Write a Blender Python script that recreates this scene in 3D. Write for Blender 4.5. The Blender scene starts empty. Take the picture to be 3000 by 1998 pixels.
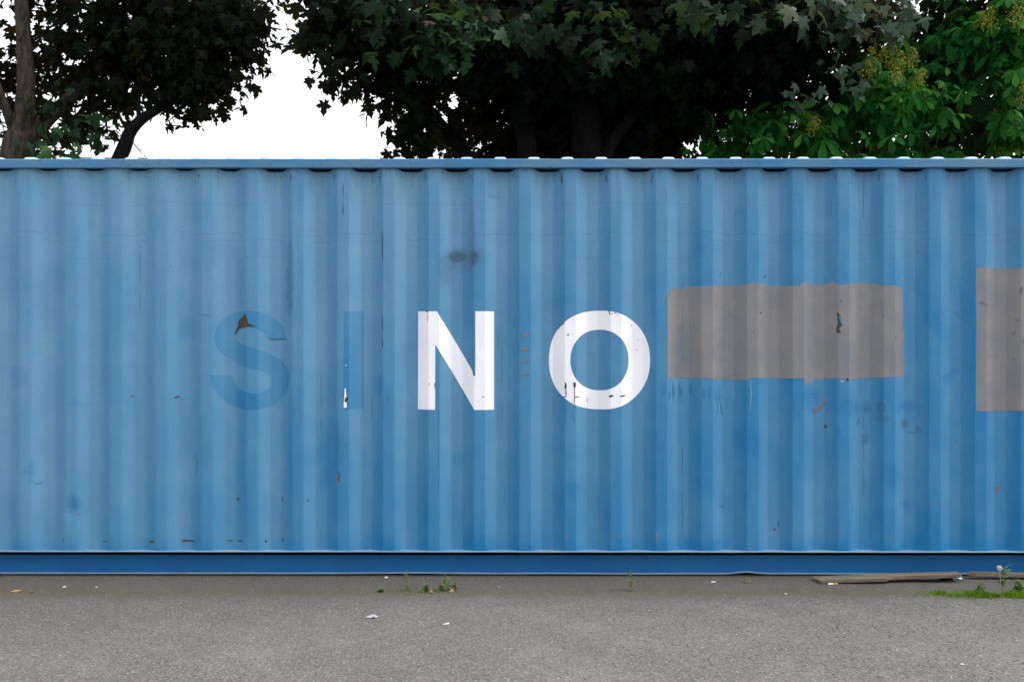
import bpy, bmesh, math, random
import numpy as np
from mathutils import Vector, Matrix, noise as mnoise

random.seed(11)
rng = np.random.default_rng(11)
scene = bpy.context.scene
COL = scene.collection

# ------------------------------------------------------------------ camera
F = 2924.0            # focal length in pixels of a 3000 px wide frame
CAM_H, CAM_D = 1.446, 6.117
cam = bpy.data.cameras.new("camera")
cam.sensor_width = 36.0
cam.lens = 36.0 * F / 3000.0
cam.clip_start = 0.05
cam.clip_end = 2000.0
camo = bpy.data.objects.new("camera", cam)
camo.location = (0, -CAM_D, CAM_H)
camo.rotation_euler = (math.radians(90), 0, 0)
COL.objects.link(camo)
scene.camera = camo

# ------------------------------------------------------------------ sky, sun, exposure
SUN_EL, SUN_AZ = math.radians(50), math.radians(94)      # azimuth measured from -y (camera side) towards +x
world = bpy.data.worlds.new("World")
scene.world = world
world.use_nodes = True
wt = world.node_tree
wt.nodes.clear()
w_out = wt.nodes.new("ShaderNodeOutputWorld")
w_bg = wt.nodes.new("ShaderNodeBackground")
w_sky = wt.nodes.new("ShaderNodeTexSky")
w_sky.sky_type = 'NISHITA'
w_sky.sun_disc = False
w_sky.sun_elevation = SUN_EL
w_sky.sun_rotation = math.radians(180) - SUN_AZ
w_sky.dust_density = 6.0
w_sky.air_density = 1.4
w_hsv = wt.nodes.new("ShaderNodeHueSaturation")
w_hsv.inputs['Saturation'].default_value = 0.22
w_gam = wt.nodes.new("ShaderNodeGamma")
w_gam.inputs[1].default_value = 0.7
w_bg.inputs['Strength'].default_value = 0.15
wt.links.new(w_sky.outputs[0], w_hsv.inputs['Color'])
wt.links.new(w_hsv.outputs[0], w_gam.inputs[0])
# an overcast dome is brighter overhead than at the horizon
w_tc = wt.nodes.new("ShaderNodeTexCoord"); w_sep = wt.nodes.new("ShaderNodeSeparateXYZ")
w_ma = wt.nodes.new("ShaderNodeMath"); w_ma.operation = 'MULTIPLY_ADD'; w_ma.inputs[1].default_value = 0.75; w_ma.inputs[2].default_value = 0.86
w_mul = wt.nodes.new("ShaderNodeVectorMath"); w_mul.operation = 'SCALE'
wt.links.new(w_tc.outputs['Generated'], w_sep.inputs[0]); wt.links.new(w_sep.outputs[2], w_ma.inputs[0])
wt.links.new(w_gam.outputs[0], w_mul.inputs[0]); wt.links.new(w_ma.outputs[0], w_mul.inputs['Scale'])
wt.links.new(w_mul.outputs[0], w_bg.inputs['Color'])
wt.links.new(w_bg.outputs[0], w_out.inputs['Surface'])

sun = bpy.data.lights.new("sun", 'SUN')
sun.energy = 0.5
sun.angle = math.radians(45)
sun.color = (1.0, 0.97, 0.93)
suno = bpy.data.objects.new("sun", sun)
sd = Vector((math.cos(SUN_EL) * math.sin(SUN_AZ), -math.cos(SUN_EL) * math.cos(SUN_AZ), math.sin(SUN_EL)))
suno.rotation_euler = sd.to_track_quat('Z', 'Y').to_euler()
suno.location = (8, -10, 20)
COL.objects.link(suno)

scene.view_settings.view_transform = 'Standard'
scene.view_settings.look = 'None'
scene.view_settings.exposure = 1.95
scene.view_settings.gamma = 1.0
scene.cycles.use_denoising = True
try:
    scene.cycles.denoiser = 'OPENIMAGEDENOISE'
    scene.cycles.denoising_input_passes = 'RGB_ALBEDO_NORMAL'
except Exception:
    pass
scene.cycles.max_bounces = 8
scene.cycles.diffuse_bounces = 4
scene.cycles.transmission_bounces = 4
scene.cycles.sample_clamp_indirect = 8.0

# ------------------------------------------------------------------ helpers
def at(px, py, D):
    """point of the photograph's pixel (3000 px wide) at distance D in front of the camera"""
    return np.array(((px - 1500) * D / F, D - CAM_D, CAM_H - (py - 999) * D / F))

def ground_at(px, py):
    D = F * CAM_H / (py - 999.0)
    return np.array(((px - 1500) * D / F, D - CAM_D, 0.0))

S = F / CAM_D
def wx(px): return (px - 1500) / S
def wz(py): return CAM_H - (py - 999) / S

def tag(o, label=None, cat=None, group=None, kind=None):
    if label: o['label'] = label
    if cat: o['category'] = cat
    if group: o['group'] = group
    if kind: o['kind'] = kind
    return o

def empty(name, loc=(0, 0, 0), rz=0.0):
    o = bpy.data.objects.new(name, None)
    o.location = loc
    o.rotation_euler = (0, 0, rz)
    o.empty_display_size = 0.2
    COL.objects.link(o)
    return o

def link(name, me, mats, parent=None, smooth=False):
    if not isinstance(mats, (list, tuple)): mats = [mats]
    for m in mats: me.materials.append(m)
    if smooth:
        me.polygons.foreach_set("use_smooth", [True] * len(me.polygons))
    o = bpy.data.objects.new(name, me)
    COL.objects.link(o)
    if parent: o.parent = parent
    return o

def bm_obj(name, bm, mats, parent=None, smooth=False):
    me = bpy.data.meshes.new(name)
    bm.to_mesh(me); bm.free()
    return link(name, me, mats, parent, smooth)

def np_mesh(name, V, faces_n, loops):
    """mesh from a vertex array, loop counts per face and the flat loop list"""
    me = bpy.data.meshes.new(name)
    me.vertices.add(len(V)); me.vertices.foreach_set("co", np.asarray(V, dtype=np.float32).ravel())
    me.loops.add(len(loops)); me.loops.foreach_set("vertex_index", np.asarray(loops, dtype=np.int32))
    me.polygons.add(len(faces_n))
    st = np.concatenate(([0], np.cumsum(faces_n)[:-1])).astype(np.int32)
    me.polygons.foreach_set("loop_start", st)
    me.update(calc_edges=True)
    me.validate()
    return me

def tube(bm, pts, radii, n=8, cap=True):
    """tapered tube along points"""
    pts = [Vector(p) for p in pts]
    rings = []
    ref = Vector((0.31, 0.87, 0.2)).normalized()
    for i, p in enumerate(pts):
        d = (pts[min(i + 1, len(pts) - 1)] - pts[max(i - 1, 0)]).normalized()
        a = d.cross(ref)
        if a.length < 1e-4: a = d.cross(Vector((1, 0, 0)))
        a.normalize(); b = d.cross(a)
        rings.append([bm.verts.new(p + (a * math.cos(t) + b * math.sin(t)) * radii[i])
                      for t in (2 * math.pi * k / n for k in range(n))])
    for r0, r1 in zip(rings, rings[1:]):
        for k in range(n):
            bm.faces.new((r0[k], r0[(k + 1) % n], r1[(k + 1) % n], r1[k]))
    if cap:
        bm.faces.new(rings[0][::-1]); bm.faces.new(rings[-1])

def smooth_path(pts, k=6):
    pts = [np.array(p, dtype=float) for p in pts]
    P = [2 * pts[0] - pts[1]] + pts + [2 * pts[-1] - pts[-2]]
    out = []
    for i in range(1, len(P) - 2):
        for j in range(k):
            t = j / k
            a, b, c, d = P[i - 1], P[i], P[i + 1], P[i + 2]
            out.append(0.5 * ((2 * b) + (-a + c) * t + (2 * a - 5 * b + 4 * c - d) * t * t + (-a + 3 * b - 3 * c + d) * t ** 3))
    out.append(pts[-1])
    return out

def box(bm, x0, x1, y0, y1, z0, z1):
    vs = [bm.verts.new(c) for c in ((x0, y0, z0), (x1, y0, z0), (x1, y1, z0), (x0, y1, z0),
                                    (x0, y0, z1), (x1, y0, z1), (x1, y1, z1), (x0, y1, z1))]
    for f in ((0, 3, 2, 1), (4, 5, 6, 7), (0, 1, 5, 4), (1, 2, 6, 5), (2, 3, 7, 6), (3, 0, 4, 7)):
        bm.faces.new([vs[i] for i in f])
    return vs

# ------------------------------------------------------------------ materials
class NT:
    def __init__(self, name):
        self.m = bpy.data.materials.new(name)
        self.m.use_nodes = True
        self.t = self.m.node_tree
        self.t.nodes.clear()
        self.out = self.t.nodes.new("ShaderNodeOutputMaterial")
    def n(self, typ, **kw):
        nd = self.t.nodes.new(typ)
        for k, v in kw.items(): setattr(nd, k, v)
        return nd
    def l(self, a, b): self.t.links.new(a, b)
    def put(self, sock, v):
        if isinstance(v, bpy.types.NodeSocket): self.l(v, sock)
        elif isinstance(v, (tuple, list)) and len(v) == 3 and sock.type == 'RGBA': sock.default_value = (*v, 1)
        else: sock.default_value = v
    def math(self, op, a, b=0.0, c=0.0, clamp=False):
        nd = self.n("ShaderNodeMath", operation=op, use_clamp=clamp)
        for i, v in enumerate((a, b, c)): self.put(nd.inputs[i], v)
        return nd.outputs[0]
    def vmath(self, op, a, b=(0, 0, 0)):
        nd = self.n("ShaderNodeVectorMath", operation=op)
        self.put(nd.inputs[0], a); self.put(nd.inputs[1], b)
        return nd.outputs[1] if op in ('LENGTH', 'DISTANCE', 'DOT_PRODUCT') else nd.outputs[0]
    def mix(self, f, a, b, typ='MIX'):
        nd = self.n("ShaderNodeMix", data_type='RGBA', blend_type=typ, clamp_factor=True)
        self.put(nd.inputs[0], f); self.put(nd.inputs[6], a); self.put(nd.inputs[7], b)
        return nd.outputs[2]
    def noise(self, vec, scale, detail=4.0, rough=0.55, dist=0.0):
        nd = self.n("ShaderNodeTexNoise")
        self.l(vec, nd.inputs['Vector'])
        nd.inputs['Scale'].default_value = scale; nd.inputs['Detail'].default_value = detail
        nd.inputs['Roughness'].default_value = rough; nd.inputs['Distortion'].default_value = dist
        return nd.outputs['Fac']
    def voro(self, vec, scale, feature='F1'):
        nd = self.n("ShaderNodeTexVoronoi", feature=feature)
        self.l(vec, nd.inputs['Vector']); nd.inputs['Scale'].default_value = scale
        return nd.outputs['Distance'], nd.outputs['Color']
    def ramp(self, v, lo, hi, a=0.0, b=1.0, smooth=True):
        nd = self.n("ShaderNodeMapRange", interpolation_type='SMOOTHSTEP' if smooth else 'LINEAR')
        self.put(nd.inputs[0], v)
        for i, x in enumerate((lo, hi, a, b)): nd.inputs[i + 1].default_value = x
        return nd.outputs[0]
    def coords(self):
        tc = self.n("ShaderNodeTexCoord")
        sp = self.n("ShaderNodeSeparateXYZ")
        self.l(tc.outputs['Object'], sp.inputs[0])
        return tc.outputs['Object'], sp.outputs[0], sp.outputs[1], sp.outputs[2]
    def xyz(self, x, y, z):
        nd = self.n("ShaderNodeCombineXYZ")
        for i, v in enumerate((x, y, z)): self.put(nd.inputs[i], v)
        return nd.outputs[0]
    def scale(self, vec, s):
        nd = self.n("ShaderNodeVectorMath", operation='MULTIPLY')
        self.l(vec, nd.inputs[0]); nd.inputs[1].default_value = s
        return nd.outputs[0]
    def bump(self, h, strength=0.3, dist=0.01, normal=None):
        nd = self.n("ShaderNodeBump")
        nd.inputs['Strength'].default_value = strength; nd.inputs['Distance'].default_value = dist
        self.l(h, nd.inputs['Height'])
        if normal: self.l(normal, nd.inputs['Normal'])
        return nd.outputs[0]
    def bsdf(self, col, rough=0.6, spec=0.4, normal=None, metal=0.0):
        b = self.n("ShaderNodeBsdfPrincipled")
        self.put(b.inputs['Base Color'], col); self.put(b.inputs['Roughness'], rough)
        b.inputs['Specular IOR Level'].default_value = spec
        b.inputs['Metallic'].default_value = metal
        if normal: self.l(normal, b.inputs['Normal'])
        self.l(b.outputs[0], self.out.inputs['Surface'])
        return b

# the faded blue paint of the container; ghost > 0 is paint that kept its colour under old lettering
def blue_paint(name, ghost=0.0, full=True):
    t = NT(name)
    P, X, Y, Z = t.coords()
    big = t.noise(P, 0.9, 5, 0.55)
    mid = t.noise(t.scale(P, (2.2, 1, 1.1)), 2.6, 5, 0.6)
    streak = t.noise(t.scale(P, (22, 22, 0.55)), 1.0, 4, 0.6)
    cloud = t.noise(t.scale(P, (1, 1, 0.6)), 7.0, 5, 0.6)
    fine = t.noise(P, 260, 2, 0.6)
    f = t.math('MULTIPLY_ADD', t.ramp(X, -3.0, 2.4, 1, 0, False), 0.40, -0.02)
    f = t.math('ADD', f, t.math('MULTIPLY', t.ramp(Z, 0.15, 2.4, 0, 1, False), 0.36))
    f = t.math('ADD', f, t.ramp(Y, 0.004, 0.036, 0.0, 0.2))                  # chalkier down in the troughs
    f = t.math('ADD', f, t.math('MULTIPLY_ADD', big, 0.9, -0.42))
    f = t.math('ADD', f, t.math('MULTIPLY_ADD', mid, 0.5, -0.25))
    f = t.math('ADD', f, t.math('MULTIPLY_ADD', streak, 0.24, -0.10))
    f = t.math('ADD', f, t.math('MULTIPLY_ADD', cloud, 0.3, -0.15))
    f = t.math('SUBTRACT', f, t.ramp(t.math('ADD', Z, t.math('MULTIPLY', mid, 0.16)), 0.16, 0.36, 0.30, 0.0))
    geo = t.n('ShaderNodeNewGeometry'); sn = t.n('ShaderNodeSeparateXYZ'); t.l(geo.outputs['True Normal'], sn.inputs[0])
    f = t.math('ADD', f, t.math('MULTIPLY', sn.outputs[0], 0.19))                # folds facing +x are mixed paler
    if ghost: f = t.math('SUBTRACT', f, ghost)
    f = t.math('MULTIPLY', f, 1.0, clamp=True)
    col = t.mix(f, (0.002, 0.146, 0.345), (0.132, 0.284, 0.412))
    col = t.mix(t.math('MULTIPLY', t.ramp(cloud, 0.5, 0.75), 0.25), col, (0.03, 0.20, 0.42))
    if full:
        # grime running down from under the top rail
        st2 = t.noise(t.scale(P, (30, 30, 0.9)), 1.0, 5, 0.65)
        g = t.math('MULTIPLY', t.ramp(Z, 2.25, 2.52, 0, 1), t.ramp(st2, 0.5, 0.72))
        blot = t.ramp(t.noise(P, 34, 4, 0.7), 0.52, 0.66)
        g2 = t.math('MULTIPLY', t.ramp(Z, 2.40, 2.515, 0, 1), blot)
        col = t.mix(t.math('MULTIPLY', g, 0.45), col, (0.05, 0.085, 0.13))
        col = t.mix(t.math('MULTIPLY', g2, 0.35), col, (0.035, 0.05, 0.065))
        # crazing: faint wandering horizontal cracks
        wob = t.math('MULTIPLY_ADD', t.noise(t.scale(P, (1, 0, 0.2)), 2.2, 4, 0.6), 0.12, -0.06)
        for zc, a in ((wz(684), 0.42), (wz(705), 0.30), (wz(598), 0.22), (wz(757), 0.16)):
            dz = t.math('ABSOLUTE', t.math('SUBTRACT', t.math('ADD', Z, wob), zc))
            ln = t.ramp(dz, 0.001, 0.0045, 1, 0)
            br = t.ramp(t.noise(t.scale(P, (1, 1, 9)), 3.1 + a, 3, 0.6), 0.42, 0.6)
            col = t.mix(t.math('MULTIPLY', t.math('MULTIPLY', ln, br), a), col, (0.03, 0.10, 0.20))
        # soft soot smudges and scuffs: px, py, rx, ry (photograph pixels), strength, colour
        soot = (0.015, 0.03, 0.055); deep = (0.008, 0.145, 0.345)
        wobx = t.math('MULTIPLY_ADD', t.noise(P, 14, 4, 0.65), 0.06, -0.03)
        wobz = t.math('MULTIPLY_ADD', t.noise(t.vmath('ADD', P, (3.1, 0, 7.7)), 14, 4, 0.65), 0.06, -0.03)
        rag = t.math('MULTIPLY_ADD', t.noise(P, 30, 4, 0.7), 1.4, -0.6)
        Xw = t.math('ADD', X, wobx); Zw = t.math('ADD', Z, wobz)
        for px, py, rx, ry, a, c in (
                (1338, 750, 26, 17, .60, soot), (1386, 752, 18, 20, .50, soot), (1362, 758, 60, 40, .22, soot),
                (1305, 790, 26, 50, .30, soot), (1382, 700, 10, 130, .22, soot),
                (850, 800, 12, 120, .22, soot), (846, 870, 10, 50, .16, soot), (935, 640, 30, 240, .14, soot),
                (965, 1330, 40, 110, .42, deep), (1000, 1400, 50, 70, .30, deep), (900, 1340, 60, 36, .22, deep),
                (545, 965, 30, 40, .3, deep), (55, 1105, 30, 34, .3, deep), (228, 1185, 30, 8, .25, deep),
                (90, 1375, 9, 36, .4, deep), (214, 1478, 22, 20, .35, deep), (1336, 1350, 18, 22, .45, deep),
                (1110, 1370, 20, 34, .35, deep), (1676, 1425, 26, 16, .45, deep),
                (2370, 1165, 46, 36, .6, deep), (2480, 1195, 70, 26, .45, deep), (2660, 1190, 50, 15, .5, deep),
                (2580, 1192, 14, 20, 0.41, soot), (2545, 1195, 10, 14, 0.28, soot), (2585, 1228, 24, 12, 0.28, soot),
                (2517, 1236, 7, 14, .4, soot), (2540, 1284, 9, 18, 0.33, soot), (2456, 1268, 10, 14, .6, deep),
                (2655, 1240, 14, 14, .4, soot), (2695, 1262, 12, 12, 0.28, soot), (2740, 935, 30, 34, .55, deep),
                (2778, 1110, 26, 18, .6, deep), (2800, 1088, 12, 10, .5, deep), (2662, 1482, 14, 18, .5, deep),
                (2620, 1430, 8, 50, .4, deep), (2880, 1320, 50, 46, .4, deep), (2385, 1300, 40, 120, .35, deep)):
            dx = t.math('DIVIDE', t.math('SUBTRACT', Xw, wx(px)), rx / S)
            dz = t.math('DIVIDE', t.math('SUBTRACT', Zw, wz(py)), ry / S)
            r2 = t.math('ADD', t.math('MULTIPLY_ADD', dx, dx, t.math('MULTIPLY', dz, dz)), rag)
            col = t.mix(t.math('MULTIPLY', t.ramp(r2, 0.0, 1.7, 1, 0), a), col, c)
    col = t.mix(t.math('MULTIPLY', t.ramp(fine, 0.3, 0.7), 0.05), col, (0.16, 0.24, 0.32))
    h = t.math('MULTIPLY_ADD', t.noise(P, 3.3, 3, 0.5), 1.0, t.math('MULTIPLY', t.noise(P, 90, 3, 0.6), 0.03))
    t.bsdf(col, 0.55, 0.30, t.bump(h, 0.35, 0.02))
    return t.m

def flat_paint(name, col, col2, rough=0.6, nscale=9.0, amount=0.5, speck=None):
    t = NT(name)
    P, X, Y, Z = t.coords()
    n = t.noise(P, nscale, 5, 0.62)
    c = t.mix(t.math('MULTIPLY', t.ramp(n, 0.35, 0.7), amount), col, col2)
    n2 = t.noise(t.scale(P, (18, 18, 0.8)), 1.0, 4, 0.6)
    c = t.mix(t.math('MULTIPLY', t.ramp(n2, 0.5, 0.75), amount * 0.5), c, col2)
    if speck:
        d, _ = t.voro(P, 60)
        gate = t.ramp(t.noise(P, 11, 3, 0.6), 0.6, 0.66)
        c = t.mix(t.math('MULTIPLY', t.ramp(d, 0.10, 0.2, 1, 0), gate), c, speck)
    h = t.noise(P, 120, 3, 0.6)
    t.bsdf(c, rough, 0.3, t.bump(h, 0.15, 0.002))
    return t.m

def rail_paint(name, a, b, dirt, dirt_amt):
    t = NT(name)
    P, X, Y, Z = t.coords()
    n = t.noise(t.scale(P, (1, 3, 3)), 1.6, 5, 0.6)
    c = t.mix(t.ramp(n, 0.3, 0.7), a, b)
    d1 = t.ramp(t.noise(P, 46, 5, 0.72), 0.53, 0.68)
    d2 = t.ramp(t.noise(t.scale(P, (1, 0.3, 0.3)), 2.3, 3, 0.6), 0.40, 0.62)
    c = t.mix(t.math('MULTIPLY', t.math('MULTIPLY', d1, d2), dirt_amt), c, dirt)
    d3 = t.ramp(t.noise(P, 18, 4, 0.7), 0.56, 0.75)
    c = t.mix(t.math('MULTIPLY', d3, dirt_amt * 0.6), c, dirt)
    r = t.ramp(t.noise(P, 27, 4, 0.75), 0.70, 0.76)
    c = t.mix(t.math('MULTIPLY', r, 0.8), c, (0.14, 0.06, 0.03))
    h = t.math('MULTIPLY_ADD', t.noise(P, 5, 3, 0.5), 1.0, t.math('MULTIPLY', d1, 0.06))
    t.bsdf(c, 0.5, 0.3, t.bump(h, 0.3, 0.01))
    return t.m

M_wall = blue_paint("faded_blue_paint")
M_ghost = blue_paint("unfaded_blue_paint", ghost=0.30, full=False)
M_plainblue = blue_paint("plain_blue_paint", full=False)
M_white = flat_paint("white_lettering_paint", (0.83, 0.83, 0.88), (0.73, 0.74, 0.82), 0.5, 5.0, 0.6)
M_grey = flat_paint("grey_cover_paint", (0.205, 0.198, 0.201), (0.142, 0.160, 0.186), 0.6, 4.0, 0.8, speck=(0.10, 0.10, 0.11))
M_rail = rail_paint("top_rail_paint", (0.028, 0.155, 0.33), (0.080, 0.19, 0.30), (0.060, 0.075, 0.080), 0.9)
M_roof = rail_paint("roof_paint", (0.20, 0.33, 0.46), (0.30, 0.41, 0.50), (0.12, 0.12, 0.11), 0.6)
M_sill = rail_paint("bottom_rail_paint", (0.001, 0.092, 0.285), (0.003, 0.112, 0.300), (0.040, 0.060, 0.075), 0.45)
M_lip = rail_paint("worn_flange_paint", (0.13, 0.24, 0.36), (0.19, 0.28, 0.36), (0.15, 0.14, 0.11), 0.8)
M_steel = rail_paint("casting_paint", (0.03, 0.13, 0.30), (0.05, 0.16, 0.32), (0.07, 0.06, 0.05), 0.6)
M_rust = flat_paint("rusted_bare_steel", (0.035, 0.032, 0.028), (0.085, 0.060, 0.030), 0.8, 40, 0.9)
M_rustgreen = flat_paint("mossy_rust", (0.055, 0.050, 0.025), (0.11, 0.09, 0.05), 0.8, 60, 0.9)
M_orange = flat_paint("orange_rust", (0.20, 0.12, 0.09), (0.12, 0.13, 0.15), 0.8, 60, 0.8)
M_red = flat_paint("red_primer_scrape", (0.24, 0.12, 0.18), (0.14, 0.15, 0.27), 0.7, 60, 0.8)
M_deep = flat_paint("deep_blue_scuff", (0.015, 0.16, 0.345), (0.055, 0.215, 0.385), 0.6, 30, 0.6)
M_seam = flat_paint("weld_seam_grime", (0.03, 0.14, 0.30), (0.06, 0.22, 0.38), 0.7, 25, 1.0)
M_smut = flat_paint("dark_smut", (0.10, 0.10, 0.105), (0.17, 0.17, 0.18), 0.8, 40, 0.9)
M_taupe = flat_paint("taupe_paint_dab", (0.17, 0.16, 0.17), (0.10, 0.17, 0.25), 0.7, 60, 0.9)
M_pale = flat_paint("pale_scratch", (0.20, 0.35, 0.50), (0.12, 0.28, 0.45), 0.6, 60, 0.6)

# ------------------------------------------------------------------ ground
def asphalt():
    t = NT("weathered_asphalt")
    P, X, Y, Z = t.coords()
    big = t.noise(P, 0.55, 5, 0.6)
    mid = t.noise(P, 3.5, 5, 0.6)
    med = t.noise(P, 22, 4, 0.65)
    col = t.mix(t.ramp(big, 0.36, 0.64), (0.080, 0.074, 0.067), (0.118, 0.110, 0.102))
    col = t.mix(t.math('MULTIPLY', t.ramp(mid, 0.3, 0.72), 0.7), col, (0.072, 0.066, 0.061))
    col = t.mix(t.math('MULTIPLY', t.ramp(med, 0.35, 0.7), 0.35), col, (0.062, 0.058, 0.055))
    stain = t.math('MULTIPLY', t.ramp(t.noise(t.scale(P, (0.7, 1.3, 1)), 1.1, 6, 0.68, 0.6), 0.52, 0.66), 0.30)
    col = t.mix(stain, col, (0.058, 0.053, 0.049))
    # aggregate: pale and dark stones in the binder
    d1, c1 = t.voro(P, 130)
    sep = t.n("ShaderNodeSeparateColor"); t.l(c1, sep.inputs[0])
    col = t.mix(t.math('MULTIPLY', t.ramp(sep.outputs[0], 0.50, 1.0), 0.46), col, (0.21, 0.20, 0.19))
    col = t.mix(t.math('MULTIPLY', t.ramp(sep.outputs[1], 0.55, 1.0), 0.55), col, (0.038, 0.036, 0.036))
    d2, c2 = t.voro(P, 48)
    s2 = t.n("ShaderNodeSeparateColor"); t.l(c2, s2.inputs[0])
    cell = t.math('MULTIPLY', t.ramp(s2.outputs[0], 0.74, 0.82), t.ramp(d2, 0.20, 0.42, 1, 0))
    coarse = t.ramp(X, -0.8, 2.2, 0.45, 1.0)                                    # coarser, more pitted towards the right
    col = t.mix(t.math('MULTIPLY', t.math('MULTIPLY', cell, coarse), 0.95), col, (0.030, 0.028, 0.029))
    d3, c3 = t.voro(t.vmath('ADD', P, (5.3, 2.2, 0.4)), 85)
    s3 = t.n('ShaderNodeSeparateColor'); t.l(c3, s3.inputs[0])
    cell3 = t.math('MULTIPLY', t.ramp(s3.outputs[0], 0.76, 0.84), t.ramp(d3, 0.22, 0.45, 1, 0))
    col = t.mix(t.math('MULTIPLY', t.math('MULTIPLY', cell3, coarse), 0.8), col, (0.030, 0.028, 0.029))
    col = t.mix(t.math('MULTIPLY', t.math('MULTIPLY', t.ramp(s3.outputs[2], 0.80, 0.9), t.ramp(d3, 0.2, 0.4, 1, 0)), 0.5), col, (0.27, 0.25, 0.235))
    lite = t.math('MULTIPLY', t.ramp(s2.outputs[1], 0.975, 0.99), t.ramp(d2, 0.14, 0.30, 1, 0))
    col = t.mix(t.math('MULTIPLY', lite, 0.8), col, (0.40, 0.38, 0.34))
    # moss strip, and a darker, browner tone towards the foot of the container
    yb = t.math('ADD', Y, t.math('MULTIPLY_ADD', t.noise(t.scale(P, (1, 1, 1)), 2.2, 5, 0.65), 0.34, -0.17))
    band = t.math('MULTIPLY', t.ramp(yb, -0.56, -0.38, 0, 1), t.ramp(yb, -0.34, -0.20, 1, 0))
    mossn = t.math('MULTIPLY', band, t.ramp(t.noise(P, 12, 5, 0.7), 0.30, 0.56))
    mx = t.ramp(t.noise(t.scale(P, (0.9, 0, 0)), 1.0, 3, 0.6), 0.30, 0.60, 0.40, 1.0)
    col = t.mix(t.math('MULTIPLY', t.math('MULTIPLY', mossn, mx), 0.85), col, (0.070, 0.063, 0.022))
    foot_tone = t.ramp(yb, -0.75, -0.10, 0, 0.65)
    col = t.mix(foot_tone, col, (0.068, 0.060, 0.052))
    h = t.math('ADD', t.math('MULTIPLY', d1, 0.5), t.math('MULTIPLY', t.noise(P, 70, 3, 0.6), 1.0))
    h = t.math('SUBTRACT', h, t.math('MULTIPLY', cell, 1.2))
    b1 = t.bump(h, 0.5, 0.006)
    b2 = t.bump(t.noise(P, 2.0, 3, 0.5), 0.3, 0.02, b1)
    t.bsdf(col, 0.85, 0.25, b2)
    return t.m

bm = bmesh.new()
g = 600.0
vs = [bm.verts.new(c) for c in ((-g, -g, 0), (g, -g, 0), (g, g, 0), (-g, g, 0))]
bm.faces.new(vs)
tag(bm_obj("ground", bm, asphalt()), kind='structure')

# ------------------------------------------------------------------ the container
CONT = empty("shipping_container", (0, 0, 0), -0.0030)
tag(CONT, "long faded blue corrugated shipping container with white letters N O and grey painted-out patches", "shipping container")
XL, XR = -5.92, 6.27
ZB, ZT = 0.160, 2.513
PITCH = 0.2789
X0 = wx(2055)          # left edge of a crest
DEPTH = 0.040
# one pitch: crest, slope in, trough, slope out
KEY = [(0.0, 0.0), (0.0715, 0.0), (0.1375, 1.0), (0.2070, 1.0)]

def build_profile():
    n0 = math.floor((XL - X0) / PITCH); n1 = math.ceil((XR - X0) / PITCH)
    corners = []
    for n in range(n0, n1 + 1):
        for kx, ky in KEY:
            x = X0 + n * PITCH + kx
            corners.append((x, ky * DEPTH * (1 - 0.42 * min(1, max(0, (-1.0 - x) / 0.9)))))
    xs, ys = [], []
    for i in range(1, len(corners) - 1):
        a, b, c = (np.array(corners[j]) for j in (i - 1, i, i + 1))
        r = 0.007 + 0.008 * min(1, max(0, (-1.0 - b[0]) / 0.9))       # softer folds on the left sheets
        p0 = b + (a - b) / np.linalg.norm(a - b) * r
        p1 = b + (c - b) / np.linalg.norm(c - b) * r
        for tt in (0, .25, .5, .75, 1):
            q = (1 - tt) ** 2 * p0 + 2 * tt * (1 - tt) * b + tt * tt * p1
            xs.append(q[0]); ys.append(q[1])
        nx = c + (b - c) / np.linalg.norm(b - c) * r
        for tt in (0.33, 0.67):
            q = p1 * (1 - tt) + nx * tt
            xs.append(q[0]); ys.append(q[1])
    xs = np.array(xs); ys = np.array(ys)
    m = (xs > XL + 0.1) & (xs < XR - 0.1)
    xs, ys = xs[m], ys[m]
    return xs, ys
PX, PY = build_profile()
PZ = np.concatenate((np.linspace(ZB, 2.45, 60), [2.48, 2.497, ZT]))

def sheet_y(x, z):
    """depth of the corrugated sheet, with the slight waviness of pressed steel and a couple of dents"""
    y = float(np.interp(x, PX, PY))
    y += 0.0035 * mnoise.noise(Vector((x * 0.9, 3.1, z * 1.1)))
    y += 0.0016 * mnoise.noise(Vector((x * 3.1, 9.1, z * 2.3)))
    for dx, dz, r, dep in ((wx(205), wz(1492), 0.045, 0.012), (wx(990), wz(1330), 0.12, 0.006), (wx(2120), wz(1490), 0.05, 0.006),
                           (wx(2620), wz(1440), 0.07, 0.006), (wx(560), wz(1370), 0.10, 0.005), (wx(2480), wz(1200), 0.08, 0.006)):
        q = ((x - dx) ** 2 + (z - dz) ** 2) / (r * r)
        if q < 9: y += dep * math.exp(-q)
    return y

YG = np.array([[sheet_y(x, z) for x in PX] for z in PZ])
nx_, nz_ = len(PX), len(PZ)
V = np.zeros((nz_ * nx_, 3))
V[:, 0] = np.tile(PX, nz_); V[:, 2] = np.repeat(PZ, nx_); V[:, 1] = YG.ravel()
fr = np.clip((np.tile(PY, nz_) / np.maximum(DEPTH * 0.7, 1e-6) - 0.15) / 0.85, 0, 1)
V[:, 2] = np.where(V[:, 2] > 2.48, 2.48 + (V[:, 2] - 2.48) * (1 - 0.80 * fr), V[:, 2])      # folded-in parts cut short: the added slot stands in for the rail's shadow
ii, jj = np.meshgrid(np.arange(nx_ - 1), np.arange(nz_ - 1))
q = (jj * nx_ + ii).ravel()
loops = np.stack((q, q + 1, q + 1 + nx_, q + nx_), 1).ravel()
SHEET = (V, np.full(len(q), 4), loops)

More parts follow.
